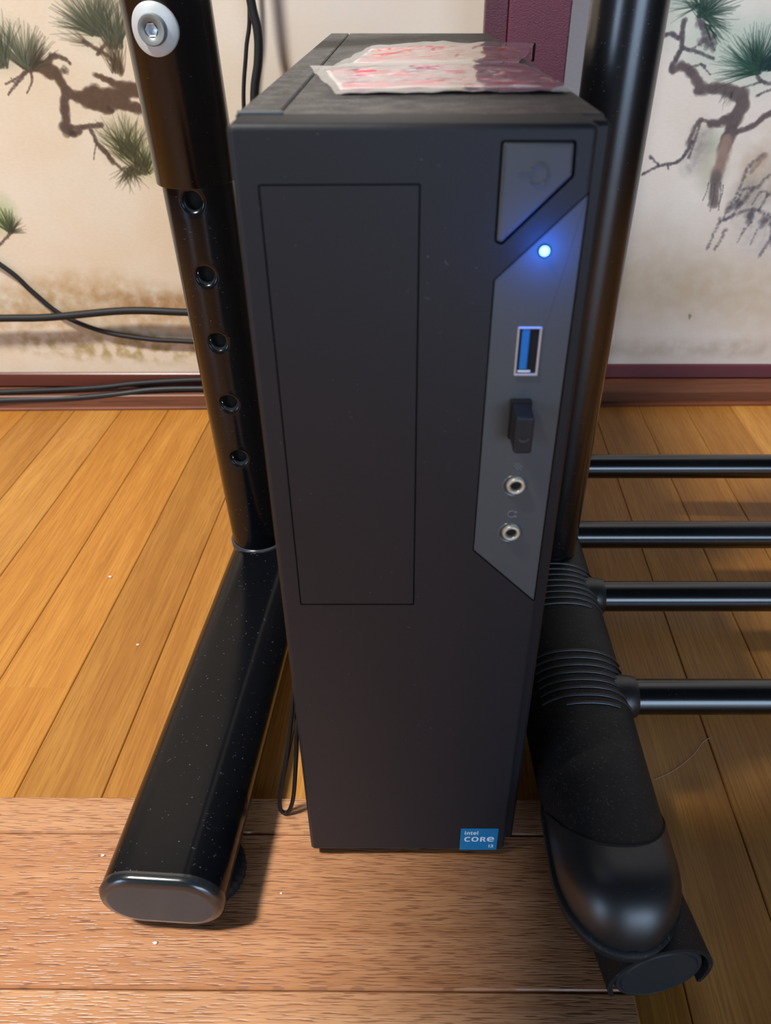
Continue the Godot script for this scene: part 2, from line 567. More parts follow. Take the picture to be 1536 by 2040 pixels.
func right_painting() -> ImageTexture:
	var b := Brush.new()
	b.rng.seed = 23
	b.s = 2.6; b.x0 = 150.0; b.y1 = 410.0
	b.im = paper(936, 1014, c8(228, 221, 216), c8(222, 212, 204), 15)
	var g := noise(0.02, 28, 4)
	var gf := noise(0.05, 29, 4)
	for q in [[240, 105, 150, 45, 0.5], [330, 110, 120, 40, 0.5], [420, 100, 120, 50, 0.4], [300, 160, 100, 30, 0.2], [375, 230, 60, 40, 0.4], [420, 260, 70, 40, 0.3]]:
		b.wash(q[0], q[1], q[2], q[3], c8(190, 170, 144), q[4], g, 0.7)
	for q in [[250, 45, 90, 16], [340, 44, 110, 14], [430, 44, 90, 16]]:
		b.wash(q[0], q[1], q[2], q[3], c8(176, 166, 152), 0.6, g, 0.8)
	for q in [[268, 350, 26, 30], [310, 325, 60, 34], [340, 305, 60, 34], [375, 320, 50, 40]]:
		b.wash(q[0], q[1], q[2], q[3], c8(164, 186, 174), 0.75, g, 0.3)
	b.wash(323, 240, 16, 18, c8(172, 186, 164), 0.9, g, 0.3)
	b.wash(330, 215, 18, 22, c8(168, 172, 150), 0.8, g, 0.3)
	b.wash(318, 236, 14, 26, c8(160, 146, 138), 0.6, g, 0.5)
	b.wash(370, 222, 18, 24, c8(160, 130, 106), 0.7, g, 0.6)
	b.wash(368, 196, 22, 18, c8(150, 144, 128), 0.8, g, 0.6)
	b.wash(392, 205, 30, 34, c8(158, 148, 132), 0.7, g, 0.8)
	b.wash(312, 240, 14, 26, c8(150, 144, 146), 0.9, gf, 0.8)
	b.wash(308, 222, 12, 14, c8(160, 156, 158), 0.8, gf, 0.8)
	b.wash(372, 190, 26, 30, c8(160, 152, 150), 0.8, gf, 0.8)
	b.wash(390, 160, 34, 30, c8(176, 170, 170), 0.7, gf, 0.6)
	for q in [[250, 120, 130, 60], [330, 105, 130, 50], [420, 90, 130, 60], [240, 80, 120, 60]]:
		b.wash(q[0], q[1], q[2], q[3], c8(196, 178, 154), 0.5, g, 0.3)
	var ink := c8(92, 84, 86)
	var ink2 := c8(80, 76, 84)
	b.branch([280, 334, 280, 324, 282, 314, 278, 305, 276, 299, 279, 296], 4.9, 5.8, ink2, 0.5)
	b.branch([279, 298, 285, 301, 293, 297, 302, 288, 305, 283], 7.3, 11.0, ink, 0.5)
	b.branch([301, 281, 317, 284, 329, 282, 340, 280], 8.7, 13.1, ink, 0.5)
	b.branch([340, 281, 344, 272, 342, 263, 339, 255, 338, 244, 337, 235], 13.1, 14.6, ink, 0.5)
	b.branch([266, 323, 271, 324, 279, 321], 4.5, 4.9, ink2, 0.5)
	b.branch([282, 314, 296, 311, 311, 306], 4.5, 3.0, ink2, 0.5)
	b.branch([291, 299, 301, 302, 305, 300], 2.6, 2.6, ink2, 0.45)
	b.branch([301, 302, 311, 294], 2.6, 1.4, ink2, 0.45)
	b.branch([340, 262, 327, 257, 318, 256], 10.2, 7.3, ink, 0.5)
	b.branch([318, 257, 310, 259, 306, 252, 303, 240], 3.8, 5.7, ink, 0.4)
	b.branch([310, 258, 309, 245, 306, 228], 3.8, 3.0, ink, 0.35)
	b.branch([343, 249, 358, 255, 368, 263, 380, 268, 400, 278], 5.8, 7.3, ink, 0.5)
	b.branch([293, 336, 298, 326, 306, 314], 6.6, 5.7, ink2, 0.4, 0.9)
	b.branch([297, 318, 306, 322, 309, 312], 5.7, 3.8, ink2, 0.35, 1.0)
	b.branch([292, 314, 300, 318, 311, 312], 2.3, 1.9, ink2, 0.35, 0.8)
	b.branch([350, 297, 355, 290, 366, 287, 400, 284], 3.8, 3.8, ink2, 0.5)
	b.branch([356, 289, 340, 284], 3.0, 1.4, ink2, 0.45)
	b.branch([355, 278, 367, 283, 400, 290], 3.0, 1.9, ink2, 0.4)
	b.branch([266, 214, 280, 221, 297, 225, 303, 233, 307, 242], 3.0, 4.9, ink2, 0.45)
	b.branch([271, 229, 280, 222], 3.3, 2.6, ink2, 0.45)
	b.branch([288, 222, 290, 218], 2.6, 1.9, ink2, 0.45)
	b.branch([337, 244, 337, 227, 335, 214], 13.1, 13.1, c8(140, 120, 114), 0.35)
	b.branch([335, 214, 336, 200, 339, 186], 13.1, 10.2, c8(104, 96, 96), 0.3)
	for q in [[329, 207, 327, 191], [335, 206, 336, 181], [340, 207, 344, 182], [332, 205, 333, 186], [343, 205, 343, 188]]:
		b.branch([q[0], q[1], (q[0] + q[2]) / 2.0 + 1, (q[1] + q[3]) / 2.0, q[2], q[3]], 1.6, 1.2, ink2, 0.45)
	# rock
	for q in [[[375, 231, 363, 221, 360, 207, 357, 194, 350, 176], 2], [[348, 174, 341, 146], 2], [[355, 165, 349, 145], 2], [[351, 173, 370, 182, 382, 182, 400, 174], 2.2], [[374, 180, 376, 170], 5], [[391, 177, 388, 168], 4.5], [[382, 182, 386, 196, 380, 199, 374, 187], 1.6], [[401, 159, 394, 139], 2.2], [[373, 166, 369, 152], 1.3], [[360, 190, 363, 201, 376, 203], 2], [[362, 186, 368, 196, 372, 203], 3], [[355, 185, 361, 190], 4.5], [[387, 196, 398, 204], 2.2], [[376, 203, 384, 214, 396, 218], 1.8], [[385, 165, 382, 150], 1.2], [[396, 172, 403, 150], 1.8], [[350, 174, 358, 178, 363, 190], 1.6], [[378, 172, 371, 160], 1.3]]:
		b.branch(q[0], q[1] * 2.0, q[1] * 1.5, ink2, 0.24, 0.7)
	b.branch([366, 216, 372, 226, 376, 230], 5.8, 5.8, c8(142, 124, 116), 0.3)
	var pine := c8(64, 92, 84)
	b.needles(294, 338, 30, -35, 20, 48, pine, 0.47, 3)
	b.needles(294, 338, 36, 15, 150, 104, pine, 0.42, 4)
	b.needles(290, 344, 26, 165, 215, 16, pine, 0.38, 2)
	b.needles(300, 330, 24, -60, 0, 20, pine, 0.42, 3)
	b.needles(350, 300, 32, 60, 140, 96, c8(52, 84, 78), 0.47, 4)
	b.needles(350, 298, 36, 130, 200, 96, c8(58, 94, 84), 0.42, 5)
	b.needles(356, 300, 36, 10, 80, 96, c8(44, 70, 72), 0.47, 5)
	b.needles(385, 318, 30, 100, 260, 80, c8(46, 72, 74), 0.42, 6)
	b.needles(330, 280, 14, 230, 300, 12, ink2, 0.26, 4)
	b.branch([339, 80, 339.5, 76], 3.8, 3.0, c8(120, 116, 104), 0.4)
	return ImageTexture.create_from_image(b.im)

# ------------------------------------------------------------------ the computer
const PCH := 0.334
func dark_groove(o: Node3D, g: G, called := "groove") -> void:
	part(g, called, M.gap, o)

func computer() -> void:
	var o := thing("computer_tower", "slim black upright computer with a glowing blue light, between desk leg and wheeled rack", "computer")
	# case
	var g := G.new()
	g.cbox(Vector3(0.0119, 0.006, -0.3625), Vector3(0.1012, PCH, -0.0168), 0.0005)
	part(g, "case_body", M.case_top, o)
	g = G.new()
	g.cbox(Vector3(-0.0004, 0.006, -0.3625), Vector3(0.0114, PCH, -0.0168), 0.0005)
	var sp := part(g, "side_cover", M.case_top, o)
	g = G.new()
	var lip := []
	for k in 9:
		lip.append(Vector3(0.0004 + 0.0125 * k / 8.0, PCH + 0.0002, -0.0162))
	g.tube(lip, 0.0007, 8)
	part(g, "lip", M.plastic_edge, sp)
	g = G.new()
	g.cbox(Vector3(0.0002, 0.0062, -0.0167), Vector3(0.1012, PCH - 0.0003, -0.0060), 0.0012)
	part(g, "front_frame", M.plastic, o)
	# front plate with pockets cut for the drive cover, the button and the port panel
	var bay := rounded([Vector2(0.0069, 0.1692), Vector2(0.0501, 0.1692), Vector2(0.0505, 0.3195), Vector2(0.0068, 0.3193)], 0.0006, 2)
	var btn := rounded([Vector2(0.0712, 0.3040), Vector2(0.0734, 0.3032), Vector2(0.0914, 0.3212), Vector2(0.0910, 0.3302), Vector2(0.0712, 0.3302)], 0.0013, 4)
	var io := rounded([Vector2(0.0957, 0.1703), Vector2(0.0962, 0.3178), Vector2(0.0717, 0.2935), Vector2(0.0709, 0.1953)], 0.0006, 2)
	var plate := G.new()
	plate.prism(rrect(0.0, 0.006, 0.0965, PCH, 0.0022), -0.0165, 0.0, 0.0016, true)
	var comb := CSGCombiner3D.new()
	comb.name = "cutting"
	comb.add_child(csg_mesh(plate, M.plastic))
	for q in [bay, btn, io]:
		var cut := G.new()
		cut.prism(q, -0.0032, 0.004)
		var cm := csg_mesh(cut, M.plastic)
		cm.operation = CSGShape3D.OPERATION_SUBTRACTION
		comb.add_child(cm)
	# the diagonal step beside the button runs on to the plate's right edge
	add_child(comb)
	await get_tree().process_frame
	await get_tree().process_frame
	var baked := comb.bake_static_mesh()
	remove_child(comb)
	comb.free()
	node(baked, "front_plate", o)
	g = G.new(); g.prism(G.shrink(bay, 0.00035), -0.0032, -0.0001, 0.0003)
	part(g, "drive_cover", M.plastic, o)
	g = G.new(); g.prism(G.shrink(io, 0.0004), -0.0032, -0.0002, 0.0003)
	var iop := part(g, "port_panel", M.plastic_light, o)
	g = G.new(); g.prism(G.shrink(btn, 0.0007), -0.0032, 0.0004, 0.0008)
	var pb := part(g, "power_button", M.plastic_light, o)
	# power mark: a raised ring open at the left and a bar
	g = G.new()
	var arc := []
	for k in 25:
		var t := deg_to_rad(-140.0 + 280.0 * k / 24.0)
		arc.append(Vector3(0.0818 + 0.0026 * cos(t), 0.3218 + 0.0027 * sin(t), 0.0004))
	g.tube(arc, 0.00035, 8)
	g.tube([Vector3(0.0765, 0.3219, 0.0004), Vector3(0.0806, 0.3219, 0.0004)], 0.00032, 8)
	part(g, "power_mark", M.plastic_light, pb)
	# light
	g = G.new()
	g.lathe([[0.0019, 0.0], [0.0019, 0.0004], [0.0015, 0.0007], [0.0014, 0.0004]], 24)
	g.moved(Transform3D(Basis(Vector3.RIGHT, PI / 2), Vector3(0.0855, 0.3017, -0.0003)))
	part(g, "lamp_ring", M.plastic, iop)
	g = G.new()
	g.lathe([[0.0015, 0.0], [0.0014, 0.0006], [0.0010, 0.0011], [0.0005, 0.0014], [0.0, 0.0015]], 24)
	g.moved(Transform3D(Basis(Vector3.RIGHT, PI / 2), Vector3(0.0855, 0.3017, -0.0003)))
	part(g, "led_lamp", M.led, o, "glowing blue power light")
	# socket with the blue tongue
	g = G.new()
	for q in [[Vector3(0.0800, 0.2641, -0.0005), Vector3(0.0806, 0.2793, 0.0003)], [Vector3(0.0866, 0.2641, -0.0005), Vector3(0.0873, 0.2793, 0.0003)], [Vector3(0.0800, 0.2637, -0.0005), Vector3(0.0873, 0.2645, 0.0004)], [Vector3(0.0800, 0.2788, -0.0005), Vector3(0.0873, 0.2794, 0.0003)]]:
		g.cbox(q[0], q[1], 0.0002)
	var usb := part(g, "usb_socket", M.chrome, o, "silver socket with a blue tongue")
	g = G.new(); g.cbox(Vector3(0.0806, 0.2645, -0.0006), Vector3(0.0867, 0.2789, -0.00015))
	part(g, "well", M.gap, usb)
	g = G.new(); g.cbox(Vector3(0.0814, 0.2657, -0.0004), Vector3(0.0838, 0.2786, 0.0002), 0.0003)
	part(g, "tongue", M.usb_blue, usb)
	g = G.new(); g.cbox(Vector3(0.0810, 0.2648, -0.0004), Vector3(0.0850, 0.2655, 0.0003), 0.0002)
	part(g, "contact", M.white_plastic, usb)
	# audio sockets
	for q in [[0.0840, 0.2235], [0.0840, 0.2038]]:
		g = G.new()
		g.lathe([[0.0042, 0.0], [0.0041, 0.0006], [0.0037, 0.0008], [0.0034, 0.0003]], 32)
		g.moved(Transform3D(Basis(Vector3.RIGHT, PI / 2), Vector3(q[0] - 0.0006, q[1] - 0.0004, -0.0004)))
		var jk := part(g, "audio_socket", M.plastic_edge, o)
		g = G.new()
		g.lathe([[0.0032, 0.0], [0.0031, 0.0016], [0.0027, 0.0021], [0.0021, 0.0019], [0.0019, 0.0012], [0.0018, 0.0002]], 32)
		g.moved(Transform3D(Basis(Vector3.RIGHT, PI / 2), Vector3(q[0], q[1], -0.0004)))
		part(g, "metal_ring", M.nickel, jk, "pale metal ring")
		g = G.new()
		g.lathe([[0.0, 0.0], [0.0019, 0.0]], 24)
		g.moved(Transform3D(Basis(Vector3.RIGHT, PI / 2), Vector3(q[0], q[1], 0.0000)))
		part(g, "bore_shade", M.gap, jk)  # dark disc standing for the shade inside the socket
	# the printed marks above the sockets
	g = G.new()
	for k in 3:
		var d := Vector3(0.0011, -0.0013, 0) * 1.0
		var s := Vector3(0.0006, 0.0005, 0) * (k - 1.0)
		var mid := Vector3(0.0842, 0.2308, -0.0001) + s
		g.tube([mid - d * (0.7 if k != 1 else 1.1), mid + d * (0.7 if k != 1 else 1.1)], 0.00018, 6)
	part(g, "microphone_mark", M.print_grey, iop)
	g = G.new()
	arc = []
	for k in 17:
		var t := deg_to_rad(20.0 + 320.0 * k / 16.0)
		arc.append(Vector3(0.0837 + 0.0014 * cos(t), 0.2113 + 0.0013 * sin(t), -0.0001))
	g.tube(arc, 0.00018, 6)
	g.cbox(Vector3(0.0846, 0.2119, -0.0003), Vector3(0.0855, 0.2125, 0.0001))
	g.cbox(Vector3(0.0846, 0.2101, -0.0003), Vector3(0.0855, 0.2107, 0.0001))
	part(g, "headphone_mark", M.print_grey, iop)
	# feet
	for x in [0.012, 0.085]:
		for z in [-0.035, -0.32]:
			g = G.new()
			g.lathe([[0.0, 0.0], [0.0062, 0.0], [0.0066, 0.0006], [0.0066, 0.0064], [0.0, 0.0064]], 24, [1, 3])
			g.moved(Transform3D(Basis(), Vector3(x, 0.0, z)))
			part(g, "foot", M.rubber, o)
	# LED light just in front of its glowing face
	var l := OmniLight3D.new()
	l.name = "led_glow"
	l.light_color = Color(0.0, 0.42, 1.0)
	l.light_energy = LED_E
	l.light_size = 0.0014
	l.omni_range = 3.0
	l.omni_attenuation = 2.0
	l.shadow_enabled = true
	l.position = Vector3(0.0855, 0.3017, 0.0026)
	add_child(l)
	# sticker
	var s := thing("sticker", "small blue square sticker with white lettering at the lower right of the computer front", "sticker", Vector3(0.0742, 0.0062, 0.0))
	g = G.new(); g.prism(rrect(0, 0, 0.0184, 0.0180, 0.0006, 3), 0.00002, 0.00025, 0.00008)
	part(g, "label_sheet", M.sticker, s)
	lettering(s, "intel", Rect2(0.0020, 0.0130, 0.0066, 0.0031))
	lettering(s, "COR", Rect2(0.0020, 0.0072, 0.0108, 0.0040))
	lettering(s, "e", Rect2(0.0131, 0.0072, 0.0036, 0.0040))
	lettering(s, "i3", Rect2(0.0143, 0.0022, 0.0024, 0.0026))

# raised print that fills the given rectangle of its sheet
func lettering(parent: Node3D, text: String, box: Rect2) -> void:
	var tm := TextMesh.new()
	var f := SystemFont.new()
	f.font_names = PackedStringArray(["Droid Sans"])
	f.font_weight = 600
	tm.font = f
	tm.text = text
	tm.font_size = 64
	tm.pixel_size = 0.01
	tm.depth = 0.01
	tm.curve_step = 1.0
	tm.material = M.letter
	var bb := tm.get_aabb()
	var o := node(tm, "lettering", parent)
	var k := Vector3(box.size.x / bb.size.x, box.size.y / bb.size.y, 0.008)
	o.scale = k
	o.position = Vector3(box.position.x - bb.position.x * k.x, box.position.y - bb.position.y * k.y, 0.00025)

func dongle() -> void:
	var o := thing("usb_receiver", "tiny black plug sticking out of the lower port of the computer front panel", "usb stick", Vector3(0.0798, 0.2424, 0.0))
	var g := G.new()
	g.prism(rrect(0.0004, -0.0002, 0.0062, 0.0126, 0.0009, 4), 0.0016, 0.0112, 0.0007, true)
	part(g, "housing", M.plastic, o)
	g = G.new()
	g.prism(rrect(-0.0002, -0.0004, 0.0066, 0.0134, 0.0006, 3), -0.0004, 0.0016, 0.0003)
	part(g, "collar", M.gap, o)
	g = G.new()
	var arc := []
	for k in 13:
		var t := deg_to_rad(200.0 + 140.0 * k / 12.0)
		arc.append(Vector3(0.0033 + 0.0016 * cos(t), 0.0058 + 0.0016 * sin(t), 0.0112))
	g.tube(arc, 0.00018, 6)
	part(g, "embossed_mark", M.plastic_light, o)

# a flat sleeve or card: outline of four corners on the case top, sagging between them
func sheet(c: Array, thick: float, bow: Callable, n := 18) -> G:
	var g := G.new()
	var top := []
	var bot := []
	for j in n + 1:
		var ra := PackedVector3Array()
		var rb := PackedVector3Array()
		for i in n + 1:
			var u := float(i) / n
			var w := float(j) / n
			var p: Vector3 = (c[0] as Vector3).lerp(c[1], u).lerp((c[3] as Vector3).lerp(c[2], u), w)
			p.y += bow.call(u, w)
			ra.append(p + Vector3.UP * thick)
			rb.append(p)
		top.append(ra); bot.append(rb)
	for j in n:
		for i in n:
			var a: Vector2 = Vector2(i, j) / n
			var d := 1.0 / n
			g.quad(top[j][i], top[j][i + 1], top[j + 1][i + 1], top[j + 1][i], 1, a, a + Vector2(d, 0), a + Vector2(d, d), a + Vector2(0, d))
			g.quad(bot[j][i], bot[j + 1][i], bot[j + 1][i + 1], bot[j][i + 1], 2)
	for i in n:
		g.quad(bot[0][i], bot[0][i + 1], top[0][i + 1], top[0][i])
		g.quad(top[n][i], top[n][i + 1], bot[n][i + 1], bot[n][i])
		g.quad(top[i][0], top[i + 1][0], bot[i + 1][0], bot[i][0])
		g.quad(bot[i][n], bot[i + 1][n], top[i + 1][n], top[i][n])
	if (g.v[1] - g.v[0]).cross(g.v[2] - g.v[0]).y < 0.0:
		g.flip(0)
	return g

func print_tex(sd: int, ramp: Array) -> Texture2D:
	var w := 256
	var h := 160
	var im := Image.create(w, h, false, Image.FORMAT_RGB8)
	var n := noise(0.016, sd, 3)
	var f := noise(0.2, sd + 1, 2)
	for y in h:
		for x in w:
			var t := clampf(0.5 + n.get_noise_2d(x * 0.8, y * 2.2) * 1.1 + f.get_noise_2d(x, y) * 0.06, 0, 0.999) * (ramp.size() - 1)
			var c: Color = (ramp[int(t)] as Color).lerp(ramp[int(t) + 1], smoothstep(0.3, 0.7, t - int(t)))
			if y < 10 or x < 5:
				c = c8(240, 236, 236)
			elif y < 34 and x < 110 or (y < 20):
				c = c8(228, 120, 136)
			im.set_pixel(x, y, c)
	return ImageTexture.create_from_image(im)

func sleeves() -> void:
	var y := PCH + 0.0004
	var wr := noise(3.0, 77, 2)
	var o := thing("card_sleeve", "clear sleeve with a pink and white card, at the front of the computer top", "plastic sleeve", V, "card sleeves on the computer")
	var card := mat(Color.WHITE, 0.35)
	card.albedo_texture = print_tex(301, [c8(196, 52, 66), c8(222, 120, 132), c8(214, 198, 206), c8(206, 120, 140), c8(110, 76, 84), c8(206, 196, 204)])
	var bow := func(u: float, w: float) -> float: return 0.0016 * sin(PI * u) * (0.3 + 0.7 * w) + 0.0008 * w + 0.0004 * wr.get_noise_2d(u, w)
	var k := [Vector3(0.0262, y + 0.001, -0.0545), Vector3(0.0985, y + 0.001, -0.0600), Vector3(0.0915, y + 0.001, -0.1130), Vector3(0.0180, y + 0.001, -0.1010)]
	part(sheet(k, 0.0003, bow), "printed_card", card, o)
	var b2 := func(u: float, w: float) -> float: return 0.0010 + 0.0018 * sin(PI * u) * (0.3 + 0.7 * w) + 0.0012 * w + 0.0009 * wr.get_noise_2d(u * 1.7, w * 1.4)
	k = [Vector3(0.0255, y, -0.0450), Vector3(0.1010, y, -0.0530), Vector3(0.0940, y, -0.1260), Vector3(0.0110, y, -0.1125)]
	part(sheet(k, 0.0002, b2), "clear_film", M.film, o, "clear shiny film")
	o = thing("card_sleeve", "clear sleeve with a red card, behind the pink one, overhanging the right edge", "plastic sleeve", V, "card sleeves on the computer")
	card = mat(Color.WHITE, 0.35)
	card.albedo_texture = print_tex(417, [c8(186, 40, 36), c8(206, 90, 80), c8(206, 194, 194), c8(196, 56, 50), c8(200, 184, 186)])
	var bow2 := func(u: float, w: float) -> float: return 0.0012 * sin(PI * u) * w + 0.0018 * w + 0.0005 * u
	k = [Vector3(0.0250, y + 0.001, -0.1420), Vector3(0.0925, y + 0.001, -0.1390), Vector3(0.0990, y + 0.001, -0.1850), Vector3(0.0315, y + 0.001, -0.1880)]
	part(sheet(k, 0.0003, bow2), "printed_card", card, o)
	var b3 := func(u: float, w: float) -> float: return 0.001 + 0.0014 * sin(PI * u) * w + 0.0022 * w + 0.0008 * u + 0.0009 * wr.get_noise_2d(u * 2.0 + 5.0, w)
	k = [Vector3(0.0178, y, -0.1310), Vector3(0.0900, y, -0.1270), Vector3(0.1065, y, -0.1960), Vector3(0.0310, y, -0.1995)]
	part(sheet(k, 0.0002, b3), "clear_film", M.film, o, "clear shiny film")

# ------------------------------------------------------------------ desk leg on the left
func stadium(w: float, h: float, n := 16) -> PackedVector2Array:
	var out := PackedVector2Array()
	var r := h * 0.5
	for k in n + 1:
		var t := -PI / 2 + PI * k / n
		out.append(Vector2(w * 0.5 - r + r * cos(t), r * sin(t)))
	for k in n + 1:
		var t := PI / 2 + PI * k / n
		out.append(Vector2(-w * 0.5 + r + r * cos(t), r * sin(t)))
	return out

func desk_leg() -> void:
	var o := thing("desk_leg", "black metal desk leg with a row of holes and flat foot, left of computer", "desk leg")
	var axis := Vector3(-0.0329, 1.0, 0.0131).normalized()
	var zax := (Vector3.BACK - axis * axis.z).normalized()
	var basis := Basis(axis.cross(zax), axis, zax)
	var at := Transform3D(basis, Vector3(-0.0525, 0, -0.2145))
	# foot: a flat rounded tube lying front to back
	var fa := 0.062
	var fb := Basis(Vector3.UP, -fa)
	var ft := Transform3D(fb, Vector3(-0.0620, 0.0252, 0.0340))
	var g := G.new()
	var rows := []
	var oval := stadium(0.0565, 0.0350)
	for z in [-0.38, 0.0]:
		var row := PackedVector3Array()
		for p in oval:
			row.append(Vector3(p.x, p.y, z))
		rows.append(row)
	g.grid(rows)
	g.fan(rows[0], Vector3.FORWARD)
	g.fan(rows[1], Vector3.BACK)
	part(g, "foot_tube", M.foot_paint, o).transform = ft
	g = G.new()
	rows = []
	for q in [[0.0, -0.001], [-0.0004, 0.0018], [0.0008, 0.0034], [0.0026, 0.0042], [0.0042, 0.0044]]:
		var row := PackedVector3Array()
		for p in G.shrink(oval, q[0]):
			row.append(Vector3(p.x, p.y, q[1]))
		rows.append(row)
	g.grid(rows)
	var ec := part(g, "end_cap", M.cap_gloss, o)
	ec.transform = ft
	g = G.new()
	g.fan(rows[-1], Vector3.BACK)
	part(g, "cap_face", M.cap, ec, "matt grey face")
	# levelling knob under the foot
	g = G.new()
	var prof := []
	rows = []
	var n := 96
	for q in [[0.0, 0.0], [0.0172, 0.0], [0.0185, 0.0012], [0.0185, 0.0072], [0.0165, 0.0082], [0.005, 0.0082], [0.005, 0.016]]:
		var row := PackedVector3Array()
		for k in n:
			var r: float = q[0] * (1.0 - (0.035 if k % 3 == 0 and q[0] > 0.01 else 0.0))
			row.append(Vector3(r * cos(TAU * k / n), q[1], r * sin(TAU * k / n)))
		rows.append(row)
	g.grid(rows)
	part(g, "levelling_knob", M.rubber, o).position = Vector3(-0.0500, 0.0, 0.0090)
	# lower tube, hollow, with five holes pressed into its front
	var hs := [0.1173, 0.1555, 0.1944, 0.2323, 0.2705]
	var R := 0.0185
	var half := 0.0086
	var a0 := half / R
	var on := func(ang: float, h: float, dr := 0.0) -> Vector3: return Vector3(sin(ang) * (R + dr), h, cos(ang) * (R + dr))
	g = G.new()
	rows = []
	for h in [0.0405, 0.30]:
		var row := PackedVector3Array()
		for k in 81:
			row.append(on.call(lerpf(a0, TAU - a0, k / 80.0), h))
		rows.append(row)
	g.grid(rows, false)
	var edges := [0.0405]
	for h in hs:
		edges.append(h - half); edges.append(h + half)
	edges.append(0.30)
	for e in range(0, edges.size(), 2):
		rows = []
		for h in [edges[e], edges[e + 1]]:
			var row := PackedVector3Array()
			for k in 17:
				row.append(on.call(lerpf(-a0, a0, k / 16.0), h))
			rows.append(row)
		g.grid(rows, false)
	for h in hs:
		rows = []
		for ring in [[-1.0, 0.0], [0.0073, 0.0], [0.0064, -0.0001], [0.0057, -0.0004], [0.0051, -0.0010]]:
			var row := PackedVector3Array()
			for k in 64:
				var t := TAU * k / 64
				var d := Vector2(cos(t), sin(t))
				var q: Vector2 = d * (half / maxf(absf(d.x), absf(d.y)) if ring[0] < 0.0 else ring[0])
				row.append(on.call(q.x / R, h + q.y, ring[1]))
			rows.append(row)
		g.grid_raw(rows, 1)
	# turn every face outward
	for i in range(0, g.v.size(), 3):
		var nn := (g.v[i + 1] - g.v[i]).cross(g.v[i + 2] - g.v[i])
		var c := (g.v[i] + g.v[i + 1] + g.v[i + 2]) / 3.0
		if nn.dot(Vector3(c.x, 0, c.z)) < 0.0:
			var t := g.v[i + 1]; g.v[i + 1] = g.v[i + 2]; g.v[i + 2] = t
	var lower := part(g, "lower_tube", M.gloss, o)
	lower.transform = at
	for h in hs:
		g = G.new()
		rows = []
		for ring in [[0.0051, -0.0010], [0.0047, -0.0018], [0.0045, -0.0030], [0.0044, -0.0052]]:
			var row := PackedVector3Array()
			for k in 48:
				var t := TAU * k / 48
				row.append(on.call(ring[0] * cos(t) / R, h + ring[0] * sin(t), ring[1]))
			rows.append(row)
		g.grid_raw(rows, 1)
		for i in range(0, g.v.size(), 3):
			var nn := (g.v[i + 1] - g.v[i]).cross(g.v[i + 2] - g.v[i])
			var c: Vector3 = on.call(0.0, h, 0.01) - (g.v[i] + g.v[i + 1] + g.v[i + 2]) / 3.0
			if nn.dot(c) < 0.0:
				var t := g.v[i + 1]; g.v[i + 1] = g.v[i + 2]; g.v[i + 2] = t
		part(g, "hole_rim", M.hole_steel, lower)
	g = G.new()
	g.lathe([[0.0, 0.05], [0.0134, 0.05], [0.0134, 0.30], [0.0, 0.30]], 32, [1, 2])
	part(g, "bore_shade", M.gap, lower)  # dark core put in for the shade inside the hollow tube
	# board out of view in front of the tube, placed to shade the lower-right floor
	g = G.new()
	g.cbox(Vector3(-0.24, 0.640, 0.098), Vector3(-0.045, 0.660, 0.42), 0.004)
	part(g, "unseen_shade_board", M.cap, o)
	g = G.new()
	g.cbox(Vector3(-0.095, 0.620, -0.21), Vector3(-0.055, 0.640, 0.36), 0.003)
	part(g, "unseen_shade_arm", M.gloss, o)  # carries the unseen shading board
	# collar where the tube meets the foot
	g = G.new()
	g.lathe([[0.0186, -0.004], [0.0198, -0.004], [0.0200, 0.0005], [0.0194, 0.0016], [0.0186, 0.0018]], 64, [1])
	part(g, "weld_collar", M.collar, o).transform = at * Transform3D(Basis(), Vector3(0, 0.0425, 0))
	# upper sleeve
	g = G.new()
	g.lathe([[0.0187, 0.2772], [0.0204, 0.2772], [0.0208, 0.2776], [0.0208, 0.72], [0.0, 0.72]], 96, [1, 3])
	part(g, "upper_sleeve", M.gloss, o).transform = at
	# washer and bolt
	var wt := at * Transform3D(Basis(), Vector3(0, 0.3455, 0)) * Transform3D(Basis(Vector3.UP, deg_to_rad(-6.0)), V)
	g = G.new()
	rows = []
	for ring in [[0.0108, 0.0000], [0.0108, 0.0012], [0.0105, 0.0015], [0.0048, 0.0015]]:
		var row := PackedVector3Array()
		for k in 64:
			var t := TAU * k / 64
			var s: float = ring[0] * cos(t)
			var drop := 0.0208 - sqrt(0.0208 * 0.0208 - s * s)
			row.append(Vector3(s, ring[0] * sin(t), 0.0208 - drop * 0.85 + ring[1]))
		rows.append(row)
	g.grid_raw(rows, 1)
	g.fix(0)
	part(g, "washer", M.zinc, o, "scuffed silver washer").transform = wt
	g = G.new()
	g.lathe([[0.0, 0.0], [0.0062, 0.0], [0.0064, 0.0004], [0.0064, 0.0030], [0.0060, 0.0036], [0.0032, 0.0036], [0.0030, 0.0030]], 48, [2, 4])
	g.moved(Transform3D(Basis(Vector3.RIGHT, PI / 2), Vector3(0, 0, 0.0212)))
	var bolt := part(g, "bolt", M.zinc_dark, o, "grey round bolt head with a hexagonal socket")
	bolt.transform = wt
	g = G.new()
	rows = []
	for ring in [[0.0030, 0.0032], [0.0024, 0.0026], [0.0022, 0.0008], [0.0, 0.0006]]:
		var row := PackedVector3Array()
		for k in 6:
			row.append(Vector3(ring[0] * cos(TAU * k / 6), ring[0] * sin(TAU * k / 6), 0.0212 + ring[1]))
		rows.append(row)
	for r in 3:
		for i in 6:
			g.quad(rows[r][i], rows[r][(i + 1) % 6], rows[r + 1][(i + 1) % 6], rows[r + 1][i])
	part(g, "socket", M.chrome, bolt)

# ------------------------------------------------------------------ wheeled rack on the right
func cover_half(z: float) -> float:
	return lerpf(0.0262, 0.0284, smoothstep(0.03, -0.09, z))

